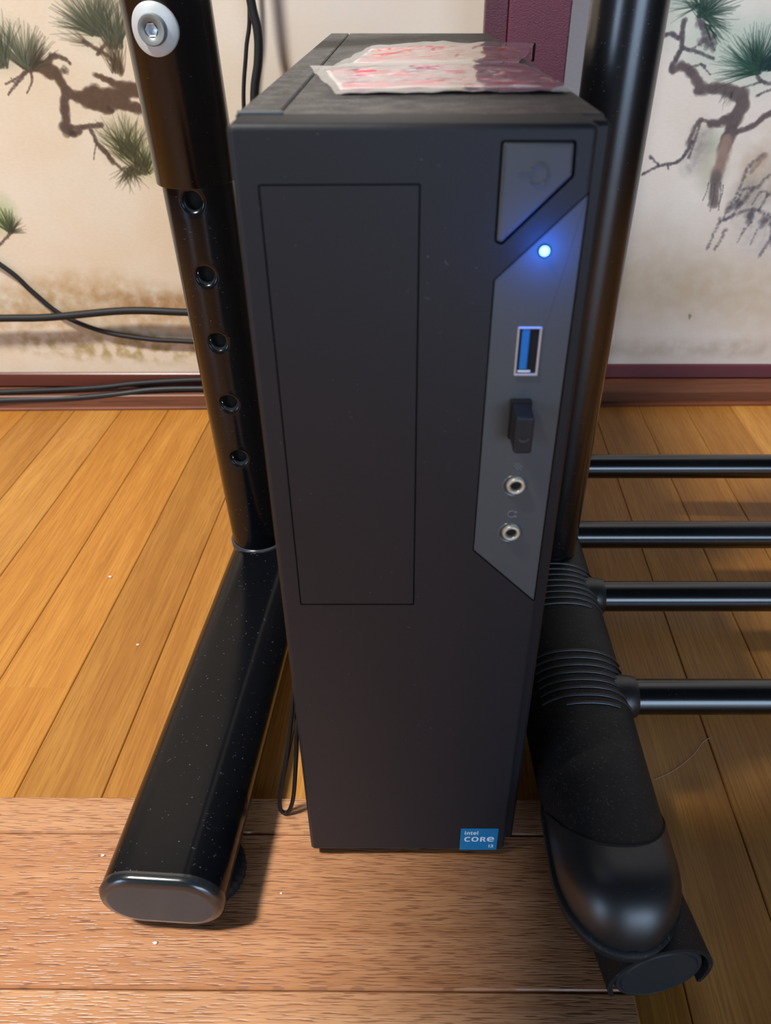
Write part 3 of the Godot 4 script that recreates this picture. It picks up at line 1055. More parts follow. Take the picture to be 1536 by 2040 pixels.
func dome_half(z: float) -> float:
	return 0.0264 * pow(maxf(0.0, 1.0 - pow(maxf(0.0, (z - 0.026) / 0.0400), 2.3)), 0.5)

func cover_rows(zs: Array, n := 28) -> Array:
	var rows := []
	for q in zs:
		rows.append(cover_row(q[0], q[1], q[2], q[3], n))
	return rows

# cross-section of the foot cover: flat underside, round back
func cover_row(z: float, hw: float, y0: float, y1: float, n := 28, bulge := 0.0) -> PackedVector3Array:
	var row := PackedVector3Array()
	for k in n + 1:
		var t := PI * k / n
		var cx := cos(t)
		var sy := pow(sin(t), 0.75)
		row.append(Vector3(0.139 + hw * signf(cx) * pow(absf(cx), 0.85), lerpf(y0, y1, sy), z + bulge * sin(t)))
	return row

func rack() -> void:
	var o := thing("wheeled_rack", "black wheeled rack with a round post and four low crossbars, right of computer", "clothes rack")
	# foot cover (main length), from the front seam back
	var g := G.new()
	var rows := []
	for k in 15:
		var z := lerpf(-0.364, 0.0006, k / 14.0)
		var zz := z if z > -0.17 else -0.34 - z
		rows.append(cover_row(z, cover_half(zz), 0.036, 0.0665, 28, 0.0336 if k == 14 else 0.0))
	g.grid(rows, false)
	if g.v.size() > 2 and ((g.v[1] - g.v[0]).cross(g.v[2] - g.v[0])).dot(g.v[0] - Vector3(0.139, 0.045, g.v[0].z)) < 0.0:
		g.flip(0)
	var under := []
	for r in rows:
		under.append(PackedVector3Array([r[0], r[-1]]))
	for k in under.size() - 1:
		g.quad(under[k][0], under[k + 1][0], under[k + 1][1], under[k][1])
	var cover := part(g, "foot_cover", M.dusty, o)
	# ribs across the cover by the crossbars
	for zc in [-0.060, -0.1345]:
		for k in 8:
			g = G.new()
			var z: float = zc - 0.0185 + 0.0052 * k
			var wide := 54.0 if k < 7 else 26.0
			var pts := []
			for i in 15:
				var t := deg_to_rad(90.0 + wide * (1.0 - 2.0 * i / 14.0) - 6.0)
				var cx := cos(t)
				var hw := cover_half(z)
				pts.append(Vector3(0.139 + hw * signf(cx) * pow(absf(cx), 0.85), lerpf(0.036, 0.0665, pow(sin(t), 0.75)) + 0.0001, z))
			g.tube(pts, 0.00085, 8)
			part(g, "rib", M.rib, cover)
	# nose at the front end, and its mirror image at the back
	for s in [1.0, -1.0]:
		g = G.new()
		rows = []
		var steps := 22
		for k in steps + 1:
			var t := float(k) / steps
			var z := lerpf(0.0016, 0.0658, sin(t * PI / 2))
			var top := 0.0405 + 0.0257 * pow(maxf(0.0, 1.0 - pow(maxf(0.0, (z - 0.016) / 0.0500), 2.6)), 0.6)
			rows.append(cover_row(z, dome_half(z), 0.0405, top, 28, 0.0336 * pow(1.0 - t, 1.6)))
		g.grid(rows, false)
		if ((g.v[1] - g.v[0]).cross(g.v[2] - g.v[0])).dot(g.v[0] - Vector3(0.139, 0.045, 0.0)) < 0.0:
			g.flip(0)
		var tr := Transform3D() if s > 0 else Transform3D(Basis(Vector3.UP, PI), Vector3(0.278, 0, -0.348))
		var nose := part(g, "end_dome", M.nose, o)
		nose.transform = tr
		# skirt band under the dome
		g = G.new()
		var a := PackedVector3Array()
		var b := PackedVector3Array()
		var c := PackedVector3Array()
		for k in 81:
			var t := absf(k - 40.0) / 40.0
			var z := lerpf(0.0677, 0.0, t * t)
			var x := (0.0277 / 0.0264 * dome_half(z - 0.0018) if k != 40 else 0.0) * signf(40.0 - k)
			a.append(Vector3(0.139 + x, 0.0412, z))
			b.append(Vector3(0.139 + x * 0.99, 0.0350, z - 0.0006 * (1.0 - t)))
			c.append(Vector3(0.139, 0.0362, 0.0))
		var lip := PackedVector3Array()
		for q in a:
			lip.append(Vector3(0.139 + (q.x - 0.139) * 0.9, 0.0409, q.z - 0.004))
		g.grid([lip, a, b, c], false)
		if ((g.v[1] - g.v[0]).cross(g.v[2] - g.v[0])).y < 0.0:
			g.flip(0)
		part(g, "skirt", M.dusty, o).transform = tr
		# dark joint between cover and dome
		g = G.new()
		var pts := []
		for q in cover_row(0.0011, 0.0263, 0.0375, 0.0663, 28, 0.0336):
			pts.append(q)
		g.tube(pts, 0.0007, 6)
		part(g, "joint", M.gap, o).transform = tr
	# post
	g = G.new()
	g.lathe([[0.0163, 0.060], [0.0163, 1.55], [0.0, 1.55]], 64, [1])
	var axis := Vector3(0.0072, 1.0, 0.0049).normalized()
	var zax := (Vector3.BACK - axis * axis.z).normalized()
	part(g, "post", M.post, o).transform = Transform3D(Basis(axis.cross(zax), axis, zax), Vector3(0.1387, 0, -0.1705))
	# crossbars with their sockets
	for z in [-0.0605, -0.1413, -0.2050, -0.2943]:
		g = G.new()
		g.lathe([[0.0, -0.004], [0.0094, -0.004], [0.0094, 0.62], [0.0, 0.62]], 40, [1, 2])
		g.moved(Transform3D(Basis(Vector3.BACK, -PI / 2), Vector3(0.163, 0.050, z)))
		part(g, "crossbar", M.bar, o)
		if z > -0.17:
			g = G.new()
			g.lathe([[0.0122, -0.010], [0.0116, 0.001], [0.0108, 0.0058], [0.0104, 0.0062], [0.0095, 0.0062]], 36, [3])
			g.moved(Transform3D(Basis(Vector3.BACK, -PI / 2), Vector3(0.163, 0.050, z)))
			part(g, "bar_socket", M.nose, o)
	# castor at the front, turned a little, and a plain one at the back
	caster(o, Transform3D(Basis(Vector3.UP, deg_to_rad(8.5)), Vector3(0.1552, FLOOR + 0.0195, 0.0630)))
	caster(o, Transform3D(Basis(Vector3.UP, deg_to_rad(160.0)), Vector3(0.139, FLOOR + 0.0195, -0.385)))

# twin-wheel castor; its axle runs along local z, the near wheel's face is at z = 0
func caster(o: Node3D, t: Transform3D) -> void:
	var g := G.new()
	for z in [0.0, -0.0270]:
		g = G.new()
		var s := 1.0 if z == 0.0 else -1.0
		g.lathe([[0.0, 0.0000], [0.0165, 0.0002], [0.0172, -0.0006], [0.0176, 0.0000], [0.0190, -0.0004], [0.0195, -0.0016], [0.0195, -0.0090], [0.0185, -0.0105], [0.0, -0.0105]], 64, [1, 2, 7])
		g.moved(Transform3D(Basis(Vector3.RIGHT, PI / 2 * s), Vector3(0, 0, z)))
		part(g, "wheel", M.wheel, o).transform = t
	# hood: an arched shell over both wheels
	g = G.new()
	var rows := []
	var ring_o := PackedVector3Array()
	var ri := 0.0212
	var ro := 0.0232
	var z1 := 0.0012
	var z0 := -0.0385
	var sec := [[ri, z1], [ro, z1], [ro, z0], [ri, z0]]
	for k in 41:
		var a := deg_to_rad(-28.0 + 236.0 * k / 40.0)
		var row := PackedVector3Array()
		for q in sec:
			row.append(Vector3(cos(a) * q[0], sin(a) * q[0], q[1]))
		rows.append(row)
	for k in 40:
		for i in 4:
			var j := (i + 1) % 4
			g.quad(rows[k][i], rows[k + 1][i], rows[k + 1][j], rows[k][j], [-1, 3, -1, 4][i])
	g.quad(rows[0][0], rows[0][1], rows[0][2], rows[0][3])
	g.quad(rows[40][3], rows[40][2], rows[40][1], rows[40][0])
	g.fix(0)
	part(g, "wheel_hood", M.dusty, o).transform = t
	g = G.new()
	g.lathe([[0.0, 0.012], [0.0075, 0.012], [0.0075, 0.0262], [0.0, 0.0262]], 24, [1, 2])
	g.moved(Transform3D(Basis(), Vector3(0, 0, -0.0185)))
	part(g, "axle_block", M.wheel, o).transform = t

# ------------------------------------------------------------------ room
func room() -> void:
	# strip floor: each strip a piece of its own, running away from the camera, 2.4 degrees off the doors
	var fl := setting("floor", "orange-brown wooden strip floor with narrow dark joints")
	var g := G.new()
	g.cbox(Vector3(-2.2, FLOOR - 0.060, -0.62), Vector3(2.2, FLOOR - 0.0075, 3.0))
	part(g, "subfloor", M.gap, fl)
	var slope := -0.042
	var joints := []
	for k in range(26, 0, -1):
		joints.append(-0.1100 - 0.0481 * k)
	for k in 8:
		joints.append(-0.1100 + 0.0490 * k)
	for k in range(1, 25):
		joints.append(0.2331 + 0.0481 * k)
	var rng := RandomNumberGenerator.new()
	rng.seed = 5
	for i in joints.size() - 1:
		var x0: float = joints[i] + 0.00022
		var x1: float = joints[i + 1] - 0.00022
		# the mesh runs straight along z and is turned about its own point at z = -0.25
		g = G.new()
		g.cbox(Vector3(x0 - joints[i], -0.0075, -0.27), Vector3(x1 - joints[i], 0.0, 2.60), 0.0005, 2, Vector2(rng.randf() * 0.4, 0.31 + rng.randf() * 1.2))
		for k in g.uv.size():
			g.uv[k] = Vector2(g.uv[k].x / 0.2, g.uv[k].y / 1.0)
		var p := part(g, "floor_strip", M.strip[rng.randi() % M.strip.size()], fl)
		p.transform = Transform3D(Basis(Vector3.UP, slope), Vector3(joints[i], FLOOR, -0.25))
	# sill the doors slide on
	var sill := setting("trim_1", "worn brown wooden door sill along the floor below the sliding doors", Vector3(0, FLOOR, -0.5))
	sill.rotation.y = 0.0155
	g = G.new()
	g.cbox(Vector3(-2.2, -0.02, -0.11), Vector3(2.2, 0.0142, -0.0015), 0.0012, 0)
	for k in g.uv.size():
		g.uv[k] = Vector2(g.uv[k].x / 0.25, g.uv[k].y / 1.3)
	part(g, "sill_board", M.sill, sill)
	g = G.new()
	g.cbox(Vector3(-2.2, -0.001, -0.002), Vector3(2.2, 0.0032, 0.0042), 0.001, 0)
	for k in g.uv.size():
		g.uv[k] = Vector2(g.uv[k].x / 0.25, g.uv[k].y / 1.3 + 0.4)
	part(g, "edge_strip", M.sill_light, sill)
	# sliding doors with brush paintings of pines
	door("door_1", "left sliding door papered with a brush painting of a pine bough, dark red lacquered rail below", -1.05, 0.14, -0.516, left_painting(), -0.420, 0.020, 0.540, 0.380, M.lacquer_warm)
	door("door_2", "right sliding door papered with a brush painting of a pine and a rock, maroon lacquered rail below", 0.06, 1.25, -0.537, right_painting(), 0.150, 0.020, 0.360, 0.390, M.lacquer)
	# walls and ceiling out of view, kept dark to hold down bounce light
	for q in [["wall_back", Vector3(-2.3, -0.1, -0.75), Vector3(2.3, 2.5, -0.62)], ["wall_right", Vector3(2.2, -0.1, -0.75), Vector3(2.3, 2.5, 3.1)], ["ceiling", Vector3(-2.3, 2.4, -0.75), Vector3(2.3, 2.5, 3.1)]]:
		var w := setting(q[0], "plain dark ceiling of the room" if q[0] == "ceiling" else "plain grey-beige plaster wall of the room")
		g = G.new()
		g.cbox(q[1], q[2])
		part(g, "surface", M.ceiling if q[0] == "ceiling" else M.plaster, w)
	var wl := setting("wall_left", "plain grey-beige plaster wall with an unseen daylit glass door placed for its light, left of the camera")
	for q in [[-0.75, 1.70, -0.1, 2.5], [2.85, 3.1, -0.1, 2.5], [1.70, 2.85, 1.25, 2.5], [1.70, 2.85, -0.1, 0.04]]:
		g = G.new()
		g.cbox(Vector3(-2.3, q[2], q[0]), Vector3(-2.2, q[3], q[1]))
		part(g, "surface", M.plaster, wl)
	var wf := setting("wall_front", "plain beige plaster wall with an unseen daylit glass door placed for its light, behind the camera")
	for q in [[-2.3, 2.3, 1.25, 2.5], [-2.3, 2.3, -0.1, 0.04], [-2.3, 0.5, 0.04, 1.25], [2.1, 2.3, 0.04, 1.25]]:
		g = G.new()
		g.cbox(Vector3(q[0], q[2], 2.9), Vector3(q[1], q[3], 3.0))
		part(g, "surface", M.plaster, wf)
	var lt := setting("trim_2", "plain beige plaster lintel above the sliding doors")
	g = G.new()
	g.cbox(Vector3(-2.2, 1.80, -0.62), Vector3(2.2, 2.40, -0.50))
	part(g, "surface", M.plaster, lt)
	# unseen daylit glass doors, placed for front light and highlights on the black tubes
	var n := 0
	for q in [[1.15, Vector3(-2.2, 0.645, 2.275), -PI / 2], [1.6, Vector3(1.3, 0.645, 2.9), 0.0]]:
		n += 1
		var w: float = q[0]
		var win := setting("unseen_window_%d" % n, "unseen daylit frosted glass door placed to light the scene, " + ("left of" if n == 1 else "behind") + " the camera", q[1])
		win.rotation.y = q[2]
		g = G.new(); g.cbox(Vector3(-w / 2, -0.605, 0.02), Vector3(w / 2, 0.605, 0.03))
		part(g, "frosted_pane", M.unseen_pane, win)
		for x in [-w / 2 + 0.015, 0.0, w / 2 - 0.015]:
			g = G.new(); g.cbox(Vector3(x - 0.015, -0.605, -0.002), Vector3(x + 0.015, 0.605, 0.02), 0.002)
			part(g, "window_bar", M.sill, win)
		var al := AreaLight3D.new()
		al.name = "unseen_window_light_%d" % n
		al.area_size = Vector2(w - 0.02, 1.19)
		al.light_color = Color(0.76, 0.87, 1.0)
		al.light_energy = WINDOW_L * w * 1.2 / PI
		al.shadow_enabled = true
		al.area_range = 12.0
		al.rotation.y = q[2]
		al.position = (q[1] as Vector3) + Basis(Vector3.UP, q[2]) * Vector3(0, 0, -0.015)
		add_child(al)
	# unseen reflector lamp, placed above and to the left to light the scene
	var lamp := thing("unseen_spot_lamp", "unseen white reflector lamp hanging from the ceiling at upper left, placed to light the scene", "lamp", LAMP_AT)
	var aim := (Vector3(0.05, 0.0, -0.2) - LAMP_AT).normalized()
	var lb := Basis.looking_at(aim, Vector3.FORWARD) * Basis(Vector3.RIGHT, PI / 2)
	g = G.new()
	g.lathe([[0.137, -0.006], [0.142, -0.006], [0.130, 0.05], [0.085, 0.11], [0.040, 0.15], [0.0, 0.152]], 48)
	part(g, "reflector", M.white_plastic, lamp).basis = lb
	g = G.new()
	g.lathe([[0.0, 0.0], [0.120, 0.0], [0.120, 0.003], [0.0, 0.003]], 48, [1, 2])
	part(g, "lamp_face", M.lamp, lamp).basis = lb
	g = G.new()
	g.tube([lb * Vector3(0, 0.15, 0), Vector3(0, 0.24, 0.0), Vector3(0, 2.4 - LAMP_AT.y, 0)], 0.004, 8)
	part(g, "cord", M.white_plastic, lamp)

func door(called: String, label: String, x0: float, x1: float, z: float, tex: ImageTexture, px: float, py: float, pw: float, ph: float, rail: Material) -> void:
	var d := setting(called, label, Vector3(0, 0, z))
	var m := mat(Color.WHITE, 0.85, 0, 0.3)
	m.albedo_texture = tex
	m.texture_repeat = false
	var g := G.new()
	var y1 := 1.78
	g.cbox(Vector3(x0 + 0.02, 0.022, -0.014), Vector3(x1 - 0.02, y1 - 0.02, -0.003))
	for k in g.uv.size():
		g.uv[k] = Vector2((g.v[k].x - px) / pw, 1.0 - (g.v[k].y - py) / ph)
	part(g, "painted_paper", m, d)
	for q in [["bottom_rail", Vector3(x0, 0.0112, -0.018), Vector3(x1, 0.0264, 0.0)], ["top_rail", Vector3(x0, y1 - 0.025, -0.018), Vector3(x1, y1, 0.0)], ["stile", Vector3(x0, 0.0264, -0.018), Vector3(x0 + 0.024, y1 - 0.025, 0.0)], ["stile", Vector3(x1 - 0.024, 0.0264, -0.018), Vector3(x1, y1 - 0.025, 0.0)]]:
		g = G.new()
		g.cbox(q[1], q[2], 0.0012)
		part(g, q[0], rail, d)

func plank_mat() -> void:
	var o := thing("plank_mat", "three wood-look planks laid across the strip floor under the computer and desk leg", "floor mat")
	o.rotation.y = -0.0065
	var j := [-0.0340, -0.0123, 0.0624, 0.137, 0.21]
	for k in 4:
		var g := G.new()
		g.cbox(Vector3(-0.62, -0.004, j[k] + 0.0002), Vector3(0.1475, -0.0002 if k == 0 else 0.0, j[k + 1] - 0.0002), 0.0009, 0, Vector2(0.07 * k, 0.65))
		for i in g.uv.size():
			g.uv[i] = Vector2(g.uv[i].x / 0.25 + 0.23 * k, g.uv[i].y / 0.80)
		part(g, "plank", M.plank[k % 2], o)

# ------------------------------------------------------------------ odds and ends
func cable(called: String, label: String, pts: Array, r: float, m: Material, group := "") -> void:
	var g := G.new()
	g.tube(spline(pts), r, 12)
	single(g, called, m, label, "cable", V, group)

func cables() -> void:
	cable("cable", "thicker black cable running level across the foot of the left door painting", [Vector3(-1.3, 0.20, -0.47), Vector3(-0.80, 0.09, -0.49), Vector3(-0.60, 0.078, -0.500), Vector3(-0.45, 0.088, -0.503), Vector3(-0.348, 0.0897, -0.505), Vector3(-0.2986, 0.0907, -0.505), Vector3(-0.2237, 0.0973, -0.505), Vector3(-0.1653, 0.0958, -0.505), Vector3(-0.10, 0.094, -0.505), Vector3(0.0, 0.088, -0.505)], 0.0036, M.cable)
	cable("cable", "thinner black cable slanting down across the left door painting and under the level cable", [Vector3(-0.80, 0.90, -0.480), Vector3(-0.62, 0.48, -0.495), Vector3(-0.50, 0.29, -0.505), Vector3(-0.40, 0.190, -0.512), Vector3(-0.3338, 0.1373, -0.5145), Vector3(-0.3127, 0.1130, -0.5145), Vector3(-0.290, 0.0897, -0.5145), Vector3(-0.2536, 0.0726, -0.5145), Vector3(-0.21, 0.0645, -0.5145), Vector3(-0.1658, 0.0616, -0.5145), Vector3(-0.10, 0.058, -0.512), Vector3(0.0, 0.05, -0.51)], 0.0023, M.cable)
	cable("cable", "front black cable of the pair lying on the sill below the left door", [Vector3(-1.3, 0.0, -0.46), Vector3(-0.85, 0.0, -0.470), Vector3(-0.58, 0.003, -0.484), Vector3(-0.45, 0.004, -0.491), Vector3(-0.3696, 0.0055, -0.4960), Vector3(-0.2950, 0.0070, -0.4985), Vector3(-0.2500, 0.0105, -0.5000), Vector3(-0.2100, 0.0140, -0.5035), Vector3(-0.1600, 0.0142, -0.5060), Vector3(-0.08, 0.0142, -0.505), Vector3(0.02, 0.0142, -0.503)], 0.0029, M.cable_grey, "cables on the sill")
	cable("cable", "rear black cable of the pair lying on the sill below the left door", [Vector3(-1.3, 0.010, -0.470), Vector3(-0.85, 0.010, -0.480), Vector3(-0.58, 0.011, -0.490), Vector3(-0.45, 0.011, -0.496), Vector3(-0.3500, 0.0132, -0.5010), Vector3(-0.2750, 0.0145, -0.5060), Vector3(-0.2250, 0.0180, -0.5105), Vector3(-0.1600, 0.0210, -0.5120), Vector3(-0.08, 0.0205, -0.5120), Vector3(0.02, 0.0195, -0.512)], 0.0029, M.cable, "cables on the sill")
	cable("cable", "thick black cable hanging down beside the desk leg, right of a thin one", [Vector3(-0.080, 0.62, -0.49), Vector3(-0.076, 0.45, -0.492), Vector3(-0.0720, 0.3560, -0.495), Vector3(-0.0683, 0.3287, -0.495), Vector3(-0.0700, 0.3080, -0.495), Vector3(-0.0765, 0.2760, -0.495), Vector3(-0.078, 0.20, -0.495), Vector3(-0.055, 0.08, -0.49), Vector3(-0.02, 0.026, -0.49)], 0.0036, M.cable)
	cable("cable", "thin black cable hanging down between the desk leg and a thick cable", [Vector3(-0.076, 0.62, -0.508), Vector3(-0.074, 0.45, -0.508), Vector3(-0.0750, 0.3480, -0.509), Vector3(-0.0812, 0.3142, -0.509), Vector3(-0.0880, 0.2730, -0.509), Vector3(-0.090, 0.20, -0.509), Vector3(-0.085, 0.125, -0.509)], 0.0017, M.cable)
	cable("cable", "thin black cable hanging in a narrow loop at the lower left of the computer", [Vector3(-0.0030, 0.130, -0.060), Vector3(-0.0040, 0.100, -0.030), Vector3(-0.0100, 0.0570, -0.025), Vector3(-0.0170, 0.0200, -0.024), Vector3(-0.0186, 0.0060, -0.0235), Vector3(-0.0164, 0.0016, -0.0235), Vector3(-0.0135, 0.0050, -0.0235), Vector3(-0.0105, 0.0180, -0.024), Vector3(-0.0068, 0.0500, -0.025), Vector3(-0.0050, 0.0720, -0.026), Vector3(-0.0040, 0.120, -0.060)], 0.0011, M.cable)

func maroon_case() -> void:
	var o := thing("maroon_case", "tall maroon leatherette case with a slot near its edge, standing behind the computer", "case", Vector3(0, FLOOR, -0.4600))
	var g := G.new()
	var comb := CSGCombiner3D.new()
	var body := G.new()
	body.prism(rrect(0.1247, 0.0165, 0.1712, 0.62, 0.002, 3), -0.016, 0.0, 0.0015, true)
	comb.add_child(csg_mesh(body, M.leather))
	var cut := G.new()
	cut.prism(rrect(0.1440, 0.3140, 0.1466, 0.3265, 0.0012, 4), -0.03, 0.02)
	var cm := csg_mesh(cut, M.leather)
	cm.operation = CSGShape3D.OPERATION_SUBTRACTION
	comb.add_child(cm)
	add_child(comb)
	await get_tree().process_frame
	await get_tree().process_frame
	var bm := comb.bake_static_mesh()
	remove_child(comb)
	comb.free()
	node(bm, "cover", o)
	g = G.new()
	g.prism(rrect(0.1075, 0.0165, 0.1243, 0.62, 0.0015, 3), -0.016, -0.0025, 0.001)
	part(g, "spine", M.leather_dark, o)
	g = G.new()
	g.cbox(Vector3(0.1078, 0.0, -0.017), Vector3(0.1710, 0.0165, 0.0005), 0.002)
	part(g, "base_block", M.leather_dark, o)

func crumbs() -> void:
	var rng := RandomNumberGenerator.new()
	rng.seed = 3
	var spots := [[-0.1723, FLOOR, -0.2243, 0.0011, "white crumb on the strip floor left of the desk leg, the farther one"], [-0.1318, FLOOR, -0.1535, 0.0008, "white crumb on the strip floor left of the desk leg, the nearer one"], [-0.1057, 0.0, -0.0003, 0.0008, "white crumb on the plank mat left of the desk foot"], [-0.0680, 0.0, 0.0425, 0.0009, "white crumb on the plank mat touching the desk foot's end cap"], [-0.0131, 0.0, 0.0192, 0.0006, "white crumb on the plank mat between desk foot and computer"]]
	for q in spots:
		var g := G.new()
		var rows := []
		for k in 6:
			var t := PI * k / 5.0
			var row := PackedVector3Array()
			for i in 8:
				var r: float = q[3] * sin(t) * rng.randf_range(0.6, 1.1)
				row.append(Vector3(r * 1.5 * cos(TAU * i / 8), q[3] * 0.5 * (1.0 - cos(t)), r * sin(TAU * i / 8)))
			rows.append(row)
		g.grid(rows)
		single(g, "crumb", M.lint, q[4], "crumb", Vector3(q[0], q[1], q[2]), "crumbs on the floor")
	var h := G.new()
	h.tube(spline([Vector3(0.1870, 0, -0.0480), Vector3(0.2000, 0, -0.0545), Vector3(0.2131, 0, -0.0643), Vector3(0.2220, 0, -0.0735), Vector3(0.2273, 0, -0.0768)]), 0.00018, 6)
	single(h, "hair", M.lint_dim, "fine pale hair curving across the strip floor right of the rack's foot cover", "hair", Vector3(0, FLOOR + 0.0002, 0))

# ------------------------------------------------------------------ everything
class Mats:
	var gap; var case_top; var plastic; var plastic_light; var plastic_edge; var led; var chrome; var usb_blue
	var white_plastic; var nickel; var print_grey; var rubber; var sticker; var letter; var film
	var foot_paint; var hole_steel; var cap_gloss; var gloss; var cap; var collar; var zinc; var zinc_dark; var dusty; var rib; var nose; var post; var bar; var wheel
	var strip := []; var plank := []; var sill; var sill_light; var lacquer; var lacquer_warm; var plaster; var ceiling; var unseen_pane; var lamp
	var cable; var cable_grey; var leather; var leather_dark; var lint; var lint_dim
var M := Mats.new()

const LAMP_AT := Vector3(-0.80, 1.90, 0.42)
const LAMP_E := 5.4
const WINDOW_L := 5.6
const LED_E := 0.0007

func materials() -> void:
	M.gap = mat(c8(9, 9, 11), 0.8)
	var fine := NoiseTexture2D.new()
	fine.width = 1024; fine.height = 1024; fine.seamless = true; fine.as_normal_map = true; fine.bump_strength = 1.2
	fine.noise = noise(0.35, 4, 2)
	for k in ["plastic", "plastic_light"]:
		var m := mat(c8(25, 28, 35) if k == "plastic" else c8(80, 83, 86), 0.52, 0.0, 0.5)
		m.normal_enabled = true
		m.normal_texture = fine
		m.normal_scale = 0.25
		m.uv1_triplanar = true
		m.uv1_scale = Vector3.ONE / 0.2
		if k == "plastic":
			m.albedo_texture = dust_tex(1024, c8(25, 28, 35), c8(150, 150, 148), 240, 40, 0.0, 33)
			m.albedo_color = Color.WHITE
		M.set(k, m)
	M.plastic_edge = mat(c8(84, 90, 96), 0.25, 0, 0.8)  # highlight along the cover lip put into a paler colour; socket rims share it
	M.case_top = tri_tex(mat(Color.WHITE, 0.55), dust_tex(1024, c8(52, 51, 52), c8(196, 192, 188), 26000, 500, 0.30, 31), 0.22)
	M.led = mat(c8(160, 210, 255), 0.3)
	M.led.emission_enabled = true
	M.led.emission = Color(0.35, 0.68, 1.0)
	M.led.emission_energy_multiplier = 6.0
	M.chrome = mat(c8(205, 210, 216), 0.3, 0.5)
	M.nickel = mat(c8(208, 200, 182), 0.35, 0.4)
	M.usb_blue = mat(c8(20, 120, 200), 0.35)
	M.white_plastic = mat(c8(226, 226, 224), 0.5)
	M.print_grey = mat(c8(120, 122, 126), 0.6)
	M.rubber = mat(c8(24, 24, 26), 0.75)
	M.sticker = mat(c8(0, 126, 180), 0.35)
	M.letter = mat(c8(235, 245, 250), 0.4)
	M.film = mat(Color(0.9, 0.94, 0.96, 0.06), 0.08)
	M.film.transparency = BaseMaterial3D.TRANSPARENCY_ALPHA
	M.gloss = tri_tex(mat(Color.WHITE, 0.2, 0, 0.46), dust_tex(1024, c8(10, 12, 17), c8(150, 156, 160), 1600, 120, 0.0, 41), 0.30)
	M.foot_paint = tri_tex(mat(Color.WHITE, 0.18, 0, 0.32), dust_tex(1024, c8(10, 12, 17), c8(170, 176, 180), 1800, 160, 0.0, 42), 0.30)
	M.hole_steel = mat(c8(110, 120, 126), 0.14, 0.9)
	M.cap_gloss = mat(c8(30, 34, 38), 0.2, 0.0, 0.75)
	M.cap = mat(c8(52, 56, 62), 0.45)
	M.collar = mat(c8(50, 54, 60), 0.2)
	M.zinc = mat(c8(206, 209, 208), 0.5, 0.3)
	M.zinc_dark = mat(c8(132, 136, 134), 0.45, 0.3)
	M.dusty = tri_tex(mat(Color.WHITE, 0.62), dust_tex(1024, c8(17, 17, 19), c8(190, 182, 174), 9000, 2600, 0.06, 51), 0.24)
	M.nose = tri_tex(mat(Color.WHITE, 0.42, 0, 0.7), dust_tex(1024, c8(22, 23, 25), c8(120, 120, 118), 1500, 260, 0.0, 52), 0.24)
	M.rib = mat(c8(42, 44, 48), 0.35, 0, 0.75)  # paler than the cover, so the highlight arcs are in the colour
	M.post = tri_tex(mat(Color.WHITE, 0.26, 0, 0.68), dust_tex(1024, c8(9, 10, 14), c8(150, 154, 160), 2600, 500, 0.0, 53), 0.26)
	M.bar = tri_tex(mat(Color.WHITE, 0.22, 0, 0.7), dust_tex(1024, c8(12, 13, 15), c8(130, 128, 124), 2600, 300, 0.03, 54), 0.26)
	M.wheel = tri_tex(mat(Color.WHITE, 0.5), dust_tex(512, c8(44, 48, 51), c8(130, 130, 128), 260, 40, 0.0, 55), 0.1)
	var w := wood_tex(512, 1536, c8(196, 142, 70), c8(170, 113, 50), c8(142, 88, 36), 0.03, 61, 0.15, 0.32)
	for k in [Color(1, 1, 1), Color(0.94, 0.92, 0.88), Color(1.0, 0.97, 0.9), Color(0.9, 0.88, 0.84)]:
		var m := mat(k, 0.36, 0, 0.4)
		m.albedo_texture = w[0]
		m.normal_enabled = true
		m.normal_texture = w[1]
		m.normal_scale = 0.25
		M.strip.append(m)
	w = wood_tex(1100, 1280, c8(204, 154, 114), c8(178, 124, 84), c8(120, 76, 50), 0.08, 71, 0.16, 0.6)
	for k in [Color(1, 1, 1), Color(0.97, 0.94, 0.92)]:
		var m := mat(k, 0.34)
		m.albedo_texture = w[0]
		m.normal_enabled = true
		m.normal_texture = w[1]
		m.normal_scale = 0.5
		M.plank.append(m)
	w = wood_tex(256, 1024, c8(132, 84, 60), c8(112, 68, 48), c8(80, 48, 36), 0.03, 81, 0.25, 0.5)
	M.sill = mat(Color.WHITE, 0.5)
	M.sill.albedo_texture = w[0]
	M.sill_light = mat(Color(1.0, 0.9, 0.8), 0.6)
	M.sill_light.albedo_texture = w[0]
	M.lacquer = mat(c8(104, 58, 68), 0.35)
	M.lacquer_warm = mat(c8(104, 54, 42), 0.35)
	M.plaster = mat(c8(126, 124, 120), 0.9, 0, 0.2)
	M.ceiling = mat(c8(62, 62, 64), 0.9, 0, 0.2)
	M.unseen_pane = mat(c8(240, 240, 236), 0.9)  # glowing panes of the unseen glass doors
	M.unseen_pane.emission_enabled = true
	M.unseen_pane.emission = Color(0.80, 0.90, 1.0)
	M.unseen_pane.emission_energy_multiplier = 0.6
	M.lamp = mat(c8(245, 245, 242), 0.6)
	M.lamp.emission_enabled = true
	M.lamp.emission = Color(1.0, 0.98, 0.94)
	M.lamp.emission_energy_multiplier = 2.0
	M.cable = mat(c8(13, 14, 17), 0.6)
	M.cable_grey = mat(c8(26, 29, 35), 0.5)
	var ln := NoiseTexture2D.new()
	ln.width = 512; ln.height = 512; ln.seamless = true; ln.as_normal_map = true; ln.bump_strength = 5.0
	ln.noise = noise(0.06, 9, 4)
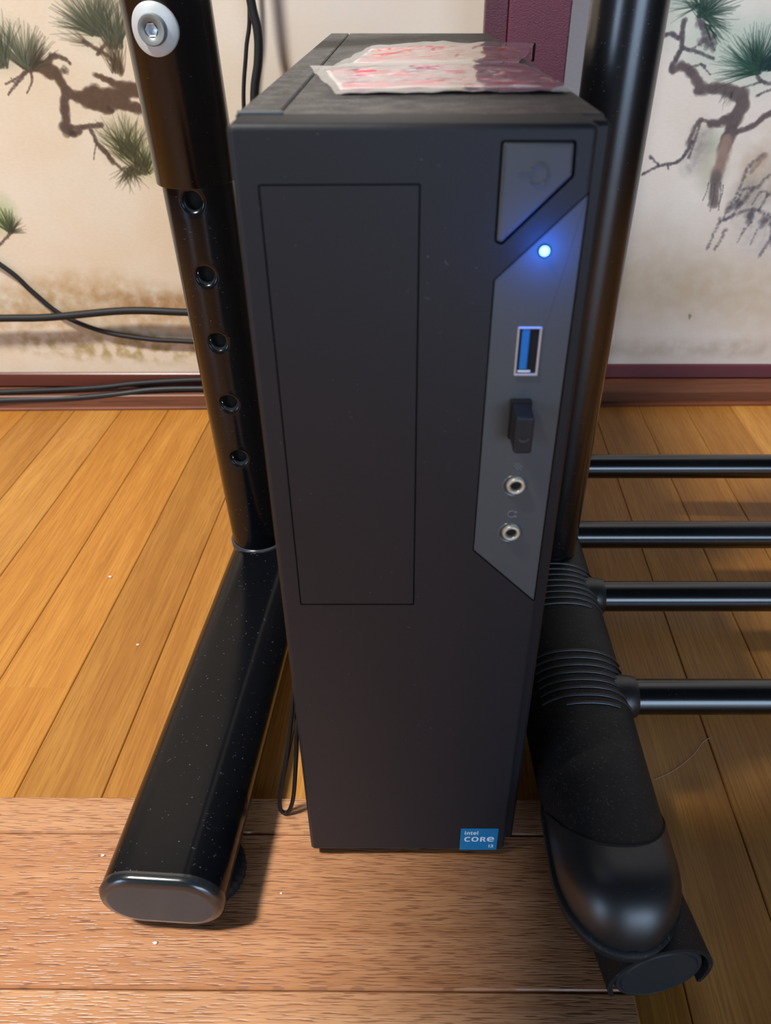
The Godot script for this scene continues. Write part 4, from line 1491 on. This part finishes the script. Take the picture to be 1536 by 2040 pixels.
	for k in ["leather", "leather_dark"]:
		var m := mat(c8(98, 46, 62) if k == "leather" else c8(84, 42, 54), 0.45)
		m.normal_enabled = true
		m.normal_texture = ln
		m.normal_scale = 0.7
		m.uv1_triplanar = true
		m.uv1_scale = Vector3(14, 26, 14)
		M.set(k, m)
	M.lint = mat(c8(232, 228, 220), 0.8)
	M.lint_dim = mat(c8(200, 170, 140), 0.7)

func _ready() -> void:
	# camera: from just above and in front of the computer, looking down 35 degrees
	var cam := Camera3D.new()
	cam.name = "camera"
	var lens := CameraAttributesPhysical.new()
	lens.frustum_near = 0.01
	lens.frustum_far = 50.0
	lens.frustum_focal_length = 6.8
	lens.frustum_focus_distance = 0.42
	lens.exposure_aperture = 4.0
	cam.attributes = lens
	cam.position = Vector3(0.0455, 0.3656, 0.2193)
	cam.rotation.x = -0.6102
	var near := 0.01
	cam.set_frustum(near * 2.0 * 1020.0 / 1535.0, Vector2(-33.0 / 1535.0 * near, 0.0), near, 50.0)
	cam.current = true
	add_child(cam)
	# surroundings
	var we := WorldEnvironment.new()
	we.name = "environment"
	var env := Environment.new()
	env.background_mode = Environment.BG_COLOR
	env.background_color = c8(180, 200, 225)
	env.tonemap_mode = Environment.TONE_MAPPER_LINEAR
	env.tonemap_exposure = 1.1
	env.sdfgi_enabled = true
	env.ssao_enabled = true
	env.ssil_enabled = true
	we.environment = env
	add_child(we)
	var l := SpotLight3D.new()
	l.name = "unseen_spot_lamp_light"  # beam of the unseen lamp, set to light floor and doors
	l.light_color = Color(1.0, 0.985, 0.955)
	l.light_energy = LAMP_E
	l.light_size = 0.12
	l.spot_range = 12.0
	l.spot_attenuation = 2.0
	l.spot_angle = 34.0
	l.spot_angle_attenuation = 0.6
	l.shadow_enabled = true
	var aim := (Vector3(0.05, 0.0, -0.2) - LAMP_AT).normalized()
	l.basis = Basis.looking_at(aim, Vector3.FORWARD)
	l.position = LAMP_AT + aim * 0.012
	add_child(l)

	materials()
	room()
	plank_mat()
	await computer()
	await desk_leg()
	rack()
	await maroon_case()
	sleeves()
	cables()
	dongle()
	crumbs()
